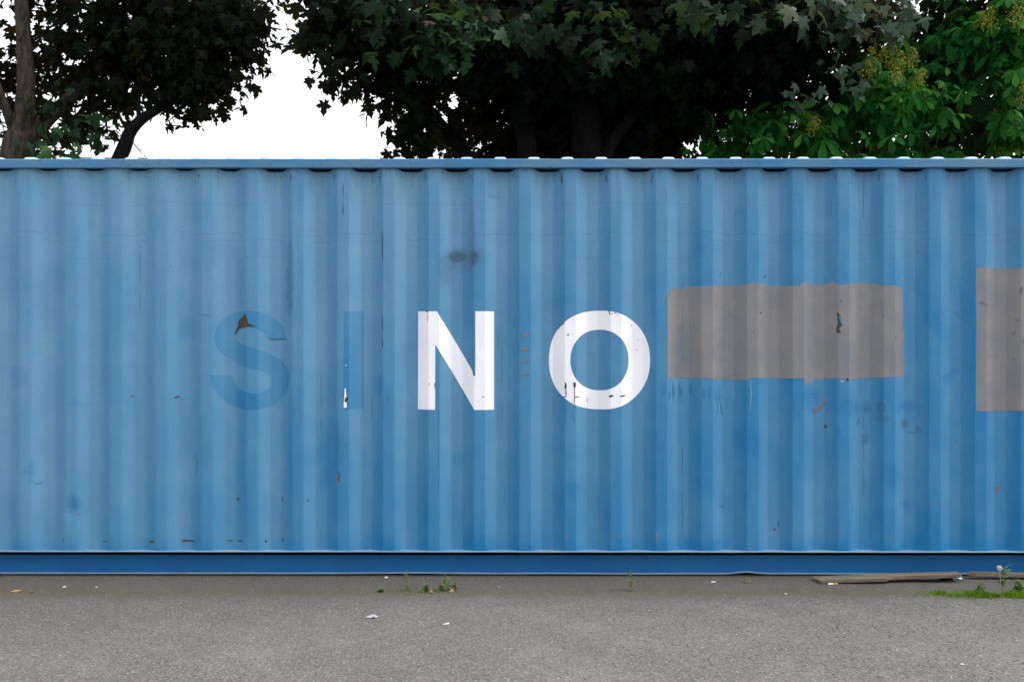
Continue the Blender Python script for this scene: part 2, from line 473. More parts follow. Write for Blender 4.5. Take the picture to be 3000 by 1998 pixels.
def conform(polys, off):
    """flat outline(s) in photograph pixels -> bmesh lying on the corrugated sheet, off metres proud of it"""
    b = bmesh.new()
    edges = []
    for poly in polys:
        vs = [b.verts.new((wx(px), 0, wz(py))) for px, py in poly]
        for i in range(len(vs)):
            edges.append(b.edges.new((vs[i], vs[(i + 1) % len(vs)])))
    bmesh.ops.triangle_fill(b, use_beauty=True, use_dissolve=False, edges=edges, normal=(0, -1, 0))
    x0 = min(v.co.x for v in b.verts); x1 = max(v.co.x for v in b.verts)
    z0 = min(v.co.z for v in b.verts); z1 = max(v.co.z for v in b.verts)
    for x in PX[(PX > x0) & (PX < x1)]:
        bmesh.ops.bisect_plane(b, geom=b.verts[:] + b.edges[:] + b.faces[:], plane_co=(x, 0, 0), plane_no=(1, 0, 0), dist=1e-5)
    for z in PZ[(PZ > z0) & (PZ < z1)]:
        bmesh.ops.bisect_plane(b, geom=b.verts[:] + b.edges[:] + b.faces[:], plane_co=(0, 0, z), plane_no=(0, 0, 1), dist=1e-5)
    for v in b.verts:
        i = min(max(int(np.searchsorted(PX, v.co.x)) - 1, 0), nx_ - 2)
        k = min(max(int(np.searchsorted(PZ, v.co.z)) - 1, 0), nz_ - 2)
        tx = (v.co.x - PX[i]) / (PX[i + 1] - PX[i]); tz = (v.co.z - PZ[k]) / (PZ[k + 1] - PZ[k])
        y = (YG[k, i] * (1 - tx) + YG[k, i + 1] * tx) * (1 - tz) + (YG[k + 1, i] * (1 - tx) + YG[k + 1, i + 1] * tx) * tz
        v.co.y = y - off
    for f in b.faces:
        f.normal_update()
        if f.normal.y > 0: f.normal_flip()
    return b

def z1(ox, oy, pts, k=2355 / 850.0):
    return [(ox + x / k, oy + y / k) for x, y in pts]

def blob(cx, cy, rx, ry, rot=0.0, jag=0.3, n=11, seed=0):
    r = random.Random(int(cx * 7 + cy * 13 + seed))
    out = []
    for i in range(n):
        a = 2 * math.pi * i / n
        k = 1 + jag * (r.random() - 0.5) * 2
        x, y = rx * math.cos(a) * k, ry * math.sin(a) * k
        out.append((cx + x * math.cos(rot) - y * math.sin(rot), cy + x * math.sin(rot) + y * math.cos(rot)))
    return out

def stroke(pts, w, seed=0):
    r = random.Random(int(pts[0][0] * 5 + pts[0][1] * 3 + seed))
    L, R = [], []
    for i, (x, y) in enumerate(pts):
        xa, ya = pts[max(i - 1, 0)]; xb, yb = pts[min(i + 1, len(pts) - 1)]
        d = math.hypot(xb - xa, yb - ya) or 1
        nx, ny = -(yb - ya) / d, (xb - xa) / d
        ww = w * (0.35 if i in (0, len(pts) - 1) else 1.0) * r.uniform(0.7, 1.2) / 2
        L.append((x + nx * ww, y + ny * ww)); R.append((x - nx * ww, y - ny * ww))
    return L + R[::-1]

def vline(x, y0, y1, w, wob=1.5, seed=0):
    r = random.Random(int(x * 3 + y0 + seed))
    n = max(3, int(abs(y1 - y0) / 14))
    return stroke([(x + r.uniform(-wob, wob), y0 + (y1 - y0) * i / n) for i in range(n + 1)], w, seed)

# --- small chips, scrapes and seams: part of the sheet's own mesh
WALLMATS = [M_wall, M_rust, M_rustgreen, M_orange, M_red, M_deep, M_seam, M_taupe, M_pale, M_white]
W, RU, RG, OR, RE, DE, SE, TA, PA, WH = range(10)
marks = []
for sx in (405, 938, 1470.5, 2003, 2535.5):
    y = 500
    r = random.Random(int(sx))
    while y < 1600:
        h = r.uniform(30, 150)
        if r.random() < 0.34: marks.append((SE, vline(sx, y, min(y + h, 1606), r.uniform(1.2, 2.2), 0.6)))
        y += h + r.uniform(0, 40)
for y0, y1 in ((560, 600), (610, 650), (700, 790), (940, 990), (1010, 1040)):
    marks.append((RU, vline(1120 if y0 > 650 else 1005, y0 - 20, y1 - 20, 2.0, 0.8)))
marks += [
    (RU, z1(500, 850, [(600, 188), (612, 215), (628, 268), (692, 298), (640, 296), (590, 303), (548, 314), (512, 365), (508, 352), (522, 318), (538, 296), (542, 250), (575, 222)])),
    (RU, z1(500, 850, [(785, 396), (932, 394), (934, 402), (785, 401)])),
    (RG, z1(500, 850, [(20, 868), (60, 858), (68, 866), (30, 880)])),
    (PA, blob(1014, 1291, 2, 2.6)),
    (RE, blob(958, 1172, 1.6, 5)), (RE, vline(987, 1390, 1425, 3.5)),
    (RU, stroke([(990, 1380), (994, 1392), (991, 1404), (996, 1412)], 4)),
    (SE, vline(989, 1230, 1370, 2.4, 1.0)), (SE, vline(1087, 1160, 1230, 2.2, 1.2)), (DE, vline(1112, 1100, 1160, 7, 2)),
    (SE, stroke([(1140, 1147), (1136, 1165), (1132, 1180)], 2.5)), (DE, stroke([(1205, 1160), (1212, 1168)], 6)),
    (SE, vline(573, 1330, 1400, 3, 2)), (SE, vline(704, 1420, 1440, 3)), (RU, blob(694, 1463, 3, 4)),
    (RU, vline(825, 1458, 1470, 2.5)), (RU, blob(900, 1466, 2.5, 4)), (RU, blob(776, 1587, 2.5, 4)),
    (RU, vline(825, 1574, 1592, 3)), (RG, vline(183, 1577, 1588, 3)),
    (RG, blob(443, 1587, 11, 2.8, 0.05, .35)), (RG, blob(541, 1585, 13, 3.5, 0.02, .35)), (RU, blob(563, 1586, 4, 3)), (RU, blob(553, 1586, 10, 1.6)),
    (RU, blob(670, 1586, 9, 1.5)), (RU, blob(700, 1586, 10, 1.7)), (RU, blob(303, 1587, 9, 1.2)),
    (SE, vline(435, 1589, 1602, 2)), (SE, vline(452, 1589, 1604, 2)), (SE, vline(532, 1588, 1606, 2)), (SE, vline(566, 1588, 1604, 2)),
    (RG, stroke([(376, 1162), (384, 1160), (391, 1159)], 2.5)), (DE, stroke([(34, 1283), (60, 1281)], 2.5)), (SE, stroke([(177, 1306), (183, 1316)], 3)),
    (OR, blob(71, 1382, 2, 3)), (DE, stroke([(93, 1408), (100, 1418), (112, 1416), (122, 1411)], 4)),
    (OR, stroke([(195, 1502), (205, 1501), (210, 1499)], 2.4)), (OR, blob(228, 1507, 3, 2)),
    (RE, vline(324, 1478, 1492, 2.2)), (SE, stroke([(195, 1415), (205, 1416)], 2)),
    
    # between the letters: four taupe dabs on one crest
    (TA, z1(1150, 850, [(1032, 370), (1070, 362), (1090, 352), (1112, 352), (1100, 375), (1060, 382)])),
    (TA, z1(1150, 850, [(1028, 478), (1060, 462), (1080, 458), (1112, 470), (1100, 482), (1075, 492)])),
    (TA, z1(1150, 850, [(1034, 578), (1070, 570), (1115, 572), (1105, 586), (1060, 588)])),
    (TA, z1(1150, 850, [(1034, 686), (1070, 676), (1116, 672), (1112, 690), (1060, 692)])),
    (SE, vline(1285, 1110, 1440, 2, 1)), (SE, vline(1552, 1490, 1560, 2.4, 1)), (RE, vline(1553, 1556, 1572, 2)),
    (RE, vline(1656, 1560, 1586, 3.2)), (RE, vline(1790, 1560, 1572, 3)), (RE, vline(1816, 1563, 1578, 4)), (RE, vline(1922, 1558, 1592, 3.5)),
    (SE, stroke([(1971, 1490), (1969, 1504), (1967, 1518)], 2.6)), (RU, blob(2118, 1487, 2.5, 1.6)), (SE, stroke([(2120, 1488), (2134, 1489)], 1.6)),
    (RU, blob(2274, 1554, 2.2, 4)), (RU, vline(2285, 1525, 1550, 2)), (RE, vline(2457, 1552, 1574, 2.4)),
    (RE, vline(2594, 1570, 1580, 3)), (RE, vline(2622, 1570, 1582, 3.2)), (RE, vline(2726, 1466, 1487, 3)), (RE, vline(2754, 1466, 1487, 3)),
    (DE, vline(2498, 1478, 1504, 5, 1)), (SE, blob(2570, 1436, 2, 2)), (SE, stroke([(2660, 1488), (2656, 1498)], 4)),
    (OR, z1(1850, 780, [(1482, 1165), (1530, 1155), (1565, 1115), (1580, 1125), (1560, 1155), (1530, 1178), (1490, 1192)])),
    (TA, blob(2421, 1174, 7, 5, -.7)), (RU, blob(2423, 1250, 5, 6)),
    (OR, blob(2927, 1436, 5, 8, 0.4, .5)), (OR, blob(2950, 1432, 2, 3)),
    (SE, stroke([(2803, 910), (2822, 931), (2840, 948), (2853, 960)], 2.2)), (SE, stroke([(2570, 1128), (2580, 1141), (2587, 1152)], 3.2)),
    (RU, stroke([(2110, 808), (2114, 800), (2119, 797)], 3)), (RU, stroke([(2240, 815), (2246, 808), (2249, 806)], 3.4)),
    (RU, blob(2482, 1112, 3, 5)), (PA, blob(2466, 1116, 7, 4)),
    (PA, stroke([(2198, 1112), (2200, 1150), (2197, 1200)], 3)), (PA, stroke([(2192, 1201), (2202, 1201)], 2.5)), (PA, stroke([(2150, 1110), (2152, 1160)], 2)),
    (DE, stroke([(2354, 1150), (2380, 1153), (2396, 1155)], 4)), (DE, stroke([(2352, 1160), (2380, 1164)], 4)), (DE, vline(2354, 1148, 1196, 6, 1)),
    (DE, stroke([(2356, 1172), (2378, 1175)], 4)),
    (SE, stroke([(2650, 1252), (2668, 1266), (2690, 1270), (2698, 1262)], 4)), (SE, stroke([(2574, 1190), (2584, 1196), (2590, 1186)], 5)),
    (SE, stroke([(2876, 1311), (2888, 1313), (2889, 1306)], 2)),
    (DE, stroke([(1430, 568), (1431, 574), (1464, 576)], 3)), (SE, blob(53, 567, 3, 2)), (SE, blob(2050, 534, 2, 3)),
    (SE, stroke([(580, 920), (600, 924), (620, 922)], 2.2)), (DE, stroke([(1680, 1120), (1684, 1140)], 3)), (SE, vline(1910, 1076, 1094, 3)),
    (DE, vline(1655, 1180, 1240, 4)), (SE, vline(1658, 1190, 1210, 2)), (DE, vline(1681, 1190, 1240, 3)),
]
# loose scribbles of old paint under the grey patch
r = random.Random(5)
for cx, cy, n, w, h in ((1962, 1150, 9, 34, 30), (2012, 1150, 7, 26, 26), (2085, 1160, 7, 34, 30), (2110, 1190, 5, 24, 40)):
    for k in range(n):
        x, y = cx + r.uniform(-w, w), cy + r.uniform(-h, h) * 0.5
        marks.append((DE, stroke([(x, y - r.uniform(8, 24)), (x + r.uniform(-4, 4), y), (x + r.uniform(-6, 6), y + r.uniform(8, 24))], r.uniform(1.6, 3.4), k)))
# dirt caught on the folds just below the top rail
for n in range(-12, 12):
    xr = 1500 + (X0 + n * PITCH + 0.2070 + 0.055) * S
    for k in range(r.randint(1, 3)):
        marks.append((RU if r.random() < .25 else SE, vline(xr + r.uniform(-6, 4), 507 + r.uniform(0, 4), 514 + r.uniform(4, 26), r.uniform(1.2, 3), 1.5, k)))
# stray specks
for k in range(45):
    marks.append((r.choice((SE, SE, RU, DE)), blob(r.uniform(10, 2990), r.uniform(520, 1600), r.uniform(1.0, 2.2), r.uniform(1.0, 2.8), 0, .4, 7, k)))

V, fn, lp = SHEET
Vs, fns, lps, mids = [V], [fn], [lp], [np.zeros(len(fn), int)]
base = len(V)
for mi, poly in marks:
    b = conform([poly], 0.0016)
    b.verts.index_update()
    co = np.array([v.co[:] for v in b.verts])
    if not len(b.faces): b.free(); continue
    ff = [[v.index + base for v in f.verts] for f in b.faces]
    Vs.append(co); fns.append(np.array([len(f) for f in ff])); lps.append(np.array([i for f in ff for i in f]))
    mids.append(np.full(len(ff), mi)); base += len(co)
    b.free()
me = np_mesh("side_panel", np.concatenate(Vs), np.concatenate(fns), np.concatenate(lps))
me.polygons.foreach_set("material_index", np.concatenate(mids).astype(np.int32))
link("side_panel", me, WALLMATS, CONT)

# --- lettering
N_ = z1(1150, 850, [(203, 172), (360, 172), (672, 695), (672, 172), (823, 172), (823, 972), (664, 972), (347, 440), (345, 970), (201, 970)])
def sup(cx, cy, rx, ry, e, n=72):
    out = []
    for i in range(n):
        a = 2 * math.pi * i / n
        c, s = math.cos(a), math.sin(a)
        out.append((cx + rx * math.copysign(abs(c) ** (2 / e), c), cy + ry * math.copysign(abs(s) ** (2 / e), s)))
    return z1(1150, 850, out)
S_pts = [(930, 398), (922, 352), (900, 300), (850, 240), (770, 195), (680, 172), (600, 170), (520, 180), (440, 215), (380, 280), (355, 360), (362, 440), (402, 505),
         (470, 558), (560, 605), (660, 635), (740, 655), (790, 690), (808, 735), (800, 780), (766, 815), (700, 836), (620, 833), (550, 800), (505, 750), (485, 693),
         (325, 690), (337, 765), (382, 850), (460, 920), (560, 958), (660, 970), (760, 955), (860, 910), (928, 830), (957, 740), (945, 650), (900, 580), (820, 530),
         (720, 487), (620, 456), (550, 425), (515, 385), (512, 345), (540, 315), (600, 298), (660, 300), (722, 322), (765, 360), (785, 398)]
def dense(pts, corners):
    out = []
    n = len(pts)
    for i in range(n):
        a, b, c, d = (np.array(pts[(i + k) % n], float) for k in (-1, 0, 1, 2))
        if i in corners: a = b
        if (i + 1) % n in corners: d = c
        if i in corners and (i + 1) % n in corners: out.append(tuple(b)); continue
        for t in (0, .34, .67):
            out.append(tuple(0.5 * ((2 * b) + (-a + c) * t + (2 * a - 5 * b + 4 * c - d) * t * t + (-a + 3 * b - 3 * c + d) * t ** 3)))
    return out
def decal_part(name, label, layers):
    """layers: (list of [outline, holes...], material, height above the sheet)"""
    big = bmesh.new(); mats = []
    for shapes, mat, off in layers:
        if mat not in mats: mats.append(mat)
        for sh in shapes:
            b = conform(sh, off)
            for f in b.faces: f.material_index = mats.index(mat)
            m_ = bpy.data.meshes.new("tmp"); b.to_mesh(m_); b.free(); big.from_mesh(m_); bpy.data.meshes.remove(m_)
    o = bm_obj(name, big, mats, CONT)
    o['label'] = label
    return o
Z = lambda pts: [z1(1150, 850, pts)]
B = lambda *a: [blob(*a)]
ST = lambda *a: [stroke(*a)]
decal_part("painted_letter", "white painted letter N", [([[N_]], M_white, 0.0009), ([
    Z([(722, 868), (735, 864), (750, 862), (748, 867), (728, 871)]), Z([(648, 648), (656, 655), (664, 686), (672, 690), (668, 698), (655, 690)]),
    Z([(341, 752), (347, 750), (347, 800), (342, 790)]), B(1257.6, 1125.5, 1.8, 2), Z([(270, 171), (290, 171), (286, 180), (275, 180)]), Z([(282, 200), (285, 200), (285, 260), (282, 250)])], M_rust, 0.0024)])
decal_part("painted_letter", "white painted letter O with rusty chips low on its ring", [
    ([[sup(1682, 568, 411, 402, 2.22), sup(1681, 568, 238, 247, 2.1)]], M_white, 0.0009), ([
    Z([(1400, 748), (1408, 750), (1414, 778), (1410, 800), (1414, 848), (1404, 850), (1404, 800), (1394, 792), (1398, 780)]),
    Z([(1466, 748), (1488, 748), (1488, 780), (1478, 796), (1480, 850), (1476, 925), (1472, 920), (1474, 850), (1474, 790), (1468, 778)]),
    Z([(1382, 862), (1414, 858), (1412, 866), (1392, 870)]), Z([(1478, 868), (1500, 862), (1524, 862), (1512, 868), (1490, 872)]),
    Z([(1755, 856), (1775, 849), (1800, 854), (1780, 864), (1762, 872)]), Z([(1844, 858), (1870, 851), (1898, 852), (1880, 862), (1856, 866)]),
    B(1664, 981, 1.6, 4), B(1867, 1025, 1.4, 1.4), Z([(1582, 878), (1585, 878), (1585, 915), (1582, 915)]), Z([(1340, 315), (1365, 285), (1394, 264), (1396, 268), (1368, 290), (1343, 318)]),
    Z([(1752, 168), (1764, 168), (1762, 205), (1757, 190)]), B(1790, 920, 3, 1), B(1802, 917, 4, 1), B(1810, 921, 2, 1.2)], M_rust, 0.0024)])
decal_part("painted_letter", "ghost of a removed letter S, deeper blue than the paint around it", [([[z1(500, 850, dense(S_pts, {0, 25, 26, 49}))]], M_ghost, 0.0009)])
decal_part("painted_letter", "ghost of a removed letter I with a white chip at its foot", [([[z1(500, 850, [(1404, 172), (1562, 172), (1562, 965), (1404, 965)])]], M_ghost, 0.0009),
    ([[z1(500, 850, [(1413, 792), (1422, 800), (1426, 850), (1430, 900), (1429, 952), (1405, 956), (1404, 925), (1410, 860)])], B(1014, 1070, 1.5, 1.6)], M_white, 0.0020), ([B(1014, 1170, 4.4, 9, 0.1, .3)], M_rust, 0.0026)])
# grey cover-up patches
P1 = z1(1850, 780, [(290, 245), (310, 230), (325, 175), (380, 178), (420, 182), (480, 162), (560, 165), (680, 155), (760, 150), (850, 158), (950, 145), (1050, 138), (1110, 155), (1200, 160), (1360, 160),
     (1385, 135), (1400, 122), (1480, 140), (1560, 150), (1610, 140), (1632, 118), (1660, 140), (1680, 155), (1780, 145), (1880, 135), (1990, 140), (2040, 158), (2110, 155), (2200, 170), (2212, 190), (2218, 400),
     (2228, 550), (2222, 740), (2232, 780), (2230, 870), (2215, 905), (2140, 895), (2050, 905), (1950, 905), (1850, 915), (1750, 918), (1660, 905), (1570, 915), (1490, 920), (1475, 948), (1440, 944), (1410, 952),
     (1400, 905), (1300, 912), (1100, 905), (960, 908), (940, 925), (850, 925), (700, 920), (600, 905), (480, 910), (420, 905), (330, 908), (300, 912), (288, 880), (291, 600), (288, 400)])
P2 = [(2857, 800), (2858, 787), (2865, 784), (2890, 785), (2940, 787), (2990, 786), (3060, 787), (3130, 784), (3210, 788), (3300, 785), (3398, 787), (3401, 900), (3398, 1040), (3400, 1200),
      (3330, 1206), (3250, 1203), (3160, 1206), (3060, 1202), (2980, 1203), (2930, 1204), (2896, 1206), (2858, 1203), (2857, 1100), (2858, 950)]
Q = lambda pts: [z1(1850, 780, pts)]
decal_part("paint_patch", "wide ragged grey cover-up patch beside the letter O", [([[P1]], M_grey, 0.0009), ([
    Q([(1680, 400), (1694, 412), (1706, 450), (1716, 478), (1700, 486), (1694, 455), (1682, 430)])], M_deep, 0.0030), ([
    Q([(1664, 368), (1676, 378), (1690, 400), (1704, 445), (1712, 480), (1704, 490), (1690, 485), (1684, 510), (1700, 540), (1680, 538), (1664, 545), (1662, 500), (1672, 470), (1670, 420)]),
    B(2462.5, 882, 2, 3), B(2229, 917, 4, 2, 0.3, .5), B(2206, 972, 1.2, 2.4), B(2623, 987, 2.4, 1.8), B(2586, 925, 1.2, 3), B(2474, 979, 1.4, 1.4)], M_rust, 0.0024)])
decal_part("paint_patch", "taller grey cover-up patch cut by the edge of the photo", [([[P2]], M_grey, 0.0009), ([
    B(2874, 885, 5, 5, 0, .4), ST([(2876, 890), (2888, 893), (2898, 897)], 2), B(2990, 850, 4, 10, .3, .5), B(2979, 938, 6, 3, .4, .5), B(2972, 975, 4, 6, .2, .5),
    B(2972, 1053, 3, 4), ST([(2972, 1058), (2970, 1072)], 2), ST([(2896, 1126), (2892, 1142)], 3), B(2995, 1000, 2, 4)], M_smut, 0.0024)])

# --- rails
bm = bmesh.new()
xsr = np.linspace(XL, XR, 160)
prof = [(-0.019, wz(493)), (-0.020, wz(493) + 0.005), (-0.020, wz(467) - 0.006), (-0.0185, wz(467) - 0.002), (-0.014, wz(467)), (0.050, wz(467)), (0.056, wz(467) - 0.006), (0.056, wz(493) + 0.004), (0.050, wz(493) - 0.001), (-0.014, wz(493) - 0.001)]
rings = []
for x in xsr:
    wob = 0.0012 * mnoise.noise(Vector((x * 1.7, 0, 4)))
    dz_ = 0.0016 * mnoise.noise(Vector((x * 0.8, 2, 4)))
    rings.append([bm.verts.new((x, y + wob, z + dz_)) for y, z in prof])
for a, b in zip(rings, rings[1:]):
    for k in range(len(prof)):
        bm.faces.new((a[k], b[k], b[(k + 1) % len(prof)], a[(k + 1) % len(prof)]))
bm.faces.new(rings[0]); bm.faces.new(rings[-1][::-1])
bmesh.ops.recalc_face_normals(bm, faces=bm.faces[:])
bm_obj("top_rail", bm, M_rail, CONT)

zl = 0.1535
sill = empty("bottom_rail"); sill.parent = CONT
xsr = np.linspace(XL, XR, 420)
def strip(profile, name, mat, dzf=lambda x: 0.0, dyf=lambda x: 0.0):
    bm = bmesh.new(); rings = []
    for x in xsr:
        rings.append([bm.verts.new((x, y + dyf(x) * (y < 0.05), z + dzf(x))) for y, z in profile])
    for a, b in zip(rings, rings[1:]):
        for k in range(len(profile)):
            bm.faces.new((a[k], b[k], b[(k + 1) % len(profile)], a[(k + 1) % len(profile)]))
    bm.faces.new(rings[0]); bm.faces.new(rings[-1][::-1])
    bmesh.ops.recalc_face_normals(bm, faces=bm.faces[:])
    return bm_obj(name, bm, mat, sill)
strip([(-0.010, zl), (-0.011, zl + 0.003), (-0.009, zl + 0.007), (0.310, zl + 0.008), (0.310, zl)], "upper_flange", M_lip,
      lambda x: 0.0012 * mnoise.noise(Vector((x * 2.3, 1, 1))), lambda x: 0.004 * mnoise.noise(Vector((x * 4.1, 5, 1))))
strip([(0.062, 0.0165), (0.064, zl - 0.033), (0.067, zl - 0.030), (0.072, zl - 0.033), (0.072, 0.0165)], "web", M_sill, lambda x: 0.0, lambda x: 0.0)  # web stops short: the added slot makes the shadow band under the flange
def low_bend(x): return 0.011 * math.exp(-((x - wx(2190)) / 0.075) ** 2) + 0.004 * math.exp(-((x - wx(1180)) / 0.3) ** 2) + 0.0015 * mnoise.noise(Vector((x * 2.0, 7, 1)))
strip([(0.036, 0.0095), (0.034, 0.0120), (0.036, 0.0155), (0.075, 0.0160), (0.075, 0.0100)], "lower_flange", M_lip, low_bend, lambda x: 0.002 * mnoise.noise(Vector((x * 3.0, 5, 3))))

# --- roof sheet: humps across the container, pressed flat at the edge
RP = 98.6 / S * 1.006
xh0 = wx(1564.3)
RZ = wz(467) + 0.002
xs = []
n0 = int((XL - xh0) / RP) - 1; n1 = int((XR - xh0) / RP) + 1
for n in range(n0, n1 + 1):
    c = xh0 + n * RP
    for dx, h in ((-0.052, 0), (-0.046, 0.12), (-0.036, 0.62), (-0.028, 0.93), (-0.018, 1.0), (0.018, 1.0), (0.028, 0.93), (0.036, 0.62), (0.046, 0.12), (0.052, 0)):
        if XL + 0.02 < c + dx < XR - 0.02: xs.append((c + dx, h))
rows = [(0.006, 0.0), (0.020, 0.0), (0.026, 0.18), (0.036, 0.70), (0.044, 0.94), (0.056, 1.0), (0.4, 1.0), (1.22, 1.0), (2.0, 1.0), (2.38, 1.0), (2.40, 0.7), (2.42, 0.0), (2.432, 0.0)]
V = np.array([(x, y, RZ + 0.020 * h * e + 0.03 * math.sin(max(0, min(1, y / 2.43)) * math.pi) * (y > 0.1) * 0.3) for y, e in rows for x, h in xs])
nx2 = len(xs)
ii, jj = np.meshgrid(np.arange(nx2 - 1), np.arange(len(rows) - 1))
q = (jj * nx2 + ii).ravel()
link("roof_panel", np_mesh("roof_panel", V, np.full(len(q), 4), np.stack((q, q + 1, q + 1 + nx2, q + nx2), 1).ravel()), M_roof, CONT)

# --- the rest of the box: rear side, ends, floor, corner posts and castings
bm = bmesh.new()
box(bm, XL + 0.05, XR - 0.05, 2.40, 2.43, 0.02, 2.55)
bm_obj("rear_panel", bm, M_plainblue, CONT)
bm = bmesh.new()
box(bm, XL + 0.06, XR - 0.06, 0.30, 2.39, 0.10, 0.15)
bm_obj("floor_panel", bm, M_sill, CONT)
for xe, sg in ((XL, 1), (XR, -1)):
    bm = bmesh.new()
    ys = np.linspace(0.08, 2.36, 40)
    prev = None
    for k, y in enumerate(ys):
        d = 0.03 if (k // 2) % 2 else 0.0
        cur = [bm.verts.new((xe + sg * (0.05 + d), y, 0.1)), bm.verts.new((xe + sg * (0.05 + d), y, 2.53))]
        if prev: bm.faces.new((prev[0], cur[0], cur[1], prev[1]))
        prev = cur
    bm_obj("end_panel", bm, M_plainblue, CONT)
    for yc in (0.035, 2.395):
        bm = bmesh.new(); box(bm, xe - 0.075, xe + 0.075, yc - 0.05, yc + 0.05, 0.13, 2.46)
        bmesh.ops.bevel(bm, geom=bm.edges[:], offset=0.008, segments=2, affect='EDGES')
        p = bm_obj("corner_post", bm, M_plainblue, CONT)
        for z0, z1_ in ((0.004, 0.122), (2.468, 2.586)):
            bm = bmesh.new(); box(bm, xe - 0.089, xe + 0.089, yc - 0.081, yc + 0.081, z0, z1_)
            bmesh.ops.bevel(bm, geom=bm.edges[:], offset=0.012, segments=2, affect='EDGES')
            bm_obj("corner_casting", bm, M_steel, p)

# ------------------------------------------------------------------ trees
def leaf_material(name, cols, trans, rough=0.45, t_amt=0.22):
    t = NT(name)
    P, X, Y, Z = t.coords()
    geo = t.n("ShaderNodeNewGeometry")
    rnd = geo.outputs['Random Per Island']
    cr = t.n("ShaderNodeValToRGB")
    el = cr.color_ramp.elements
    el[0].position = cols[0][0]; el[0].color = (*cols[0][1], 1)
    el[1].position = cols[-1][0]; el[1].color = (*cols[-1][1], 1)
    for p_, c_ in cols[1:-1]:
        e = el.new(p_); e.color = (*c_, 1)
    t.l(rnd, cr.inputs[0])
    n = t.noise(P, 40, 3, 0.6)
    col = t.mix(t.math('MULTIPLY', t.ramp(n, 0.4, 0.7), 0.3), cr.outputs[0], cols[0][1])
    b = t.n("ShaderNodeBsdfPrincipled")
    t.l(col, b.inputs['Base Color']); b.inputs['Roughness'].default_value = rough
    b.inputs['Specular IOR Level'].default_value = 0.06
    tr = t.n("ShaderNodeBsdfTranslucent"); tr.inputs[0].default_value = (*trans, 1)
    mx = t.n("ShaderNodeMixShader"); mx.inputs[0].default_value = t_amt
    t.l(b.outputs[0], mx.inputs[1]); t.l(tr.outputs[0], mx.inputs[2]); t.l(mx.outputs[0], t.out.inputs[0])
    return t.m

def bark(name, a, b):
    t = NT(name)
    P, X, Y, Z = t.coords()
    n = t.noise(t.scale(P, (9, 9, 2.2)), 3.0, 6, 0.7)
    f = t.noise(P, 60, 4, 0.7)
    c = t.mix(t.ramp(n, 0.35, 0.68), a, b)
    c = t.mix(t.math('MULTIPLY', t.ramp(f, 0.4, 0.7), 0.4), c, a)
    t.bsdf(c, 0.9, 0.15, t.bump(t.math('ADD', n, t.math('MULTIPLY', f, 0.3)), 0.6, 0.03))
    return t.m

M_maple = leaf_material("maple_leaf_shaded", [(0.0, (0.0012, 0.0034, 0.0020)), (0.6, (0.002, 0.006, 0.0032)), (0.92, (0.004, 0.0125, 0.006)), (0.985, (0.008, 0.019, 0.007)), (1.0, (0.020, 0.015, 0.007))], (0.070, 0.050, 0.005), 0.7, 0.22)  # dark copy of the maple leaf: crown shade put into the colour
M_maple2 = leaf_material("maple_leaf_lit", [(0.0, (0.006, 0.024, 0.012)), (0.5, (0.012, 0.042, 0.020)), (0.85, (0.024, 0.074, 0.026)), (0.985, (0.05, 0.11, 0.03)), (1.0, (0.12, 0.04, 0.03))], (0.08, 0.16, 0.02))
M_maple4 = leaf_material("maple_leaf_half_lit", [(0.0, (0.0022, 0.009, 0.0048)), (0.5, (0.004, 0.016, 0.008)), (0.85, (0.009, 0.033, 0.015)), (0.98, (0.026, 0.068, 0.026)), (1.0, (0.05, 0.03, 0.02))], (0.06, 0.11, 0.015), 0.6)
M_maple3 = leaf_material("maple_leaf_skylit", [(0.0, (0.010, 0.028, 0.017)), (0.5, (0.026, 0.058, 0.038)), (0.9, (0.070, 0.115, 0.085)), (0.975, (0.09, 0.10, 0.05)), (1.0, (0.09, 0.06, 0.04))], (0.12, 0.15, 0.05), 0.4)  # skylight reflected off the leaves is put into this greyer colour
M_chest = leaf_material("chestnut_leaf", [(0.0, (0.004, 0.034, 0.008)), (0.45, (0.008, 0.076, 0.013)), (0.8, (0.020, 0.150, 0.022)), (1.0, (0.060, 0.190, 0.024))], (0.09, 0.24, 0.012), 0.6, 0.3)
M_chestdark = leaf_material("chestnut_leaf_shaded", [(0.0, (0.0015, 0.008, 0.002)), (0.7, (0.003, 0.018, 0.004)), (1.0, (0.006, 0.036, 0.006))], (0.04, 0.09, 0.006), 0.7, 0.22)  # chestnut leaf again, with the shade of the inner crown painted in
M_bark1 = bark("grey_brown_bark", (0.020, 0.016, 0.012), (0.085, 0.067, 0.050))
M_bark2 = bark("dark_bark", (0.004, 0.0034, 0.0031), (0.012, 0.0095, 0.0082))
M_spike = leaf_material("fading_blossom", [(0.0, (0.08, 0.14, 0.012)), (0.5, (0.20, 0.22, 0.022)), (0.9, (0.34, 0.29, 0.05)), (1.0, (0.42, 0.32, 0.14))], (0.3, 0.3, 0.06), 0.6)

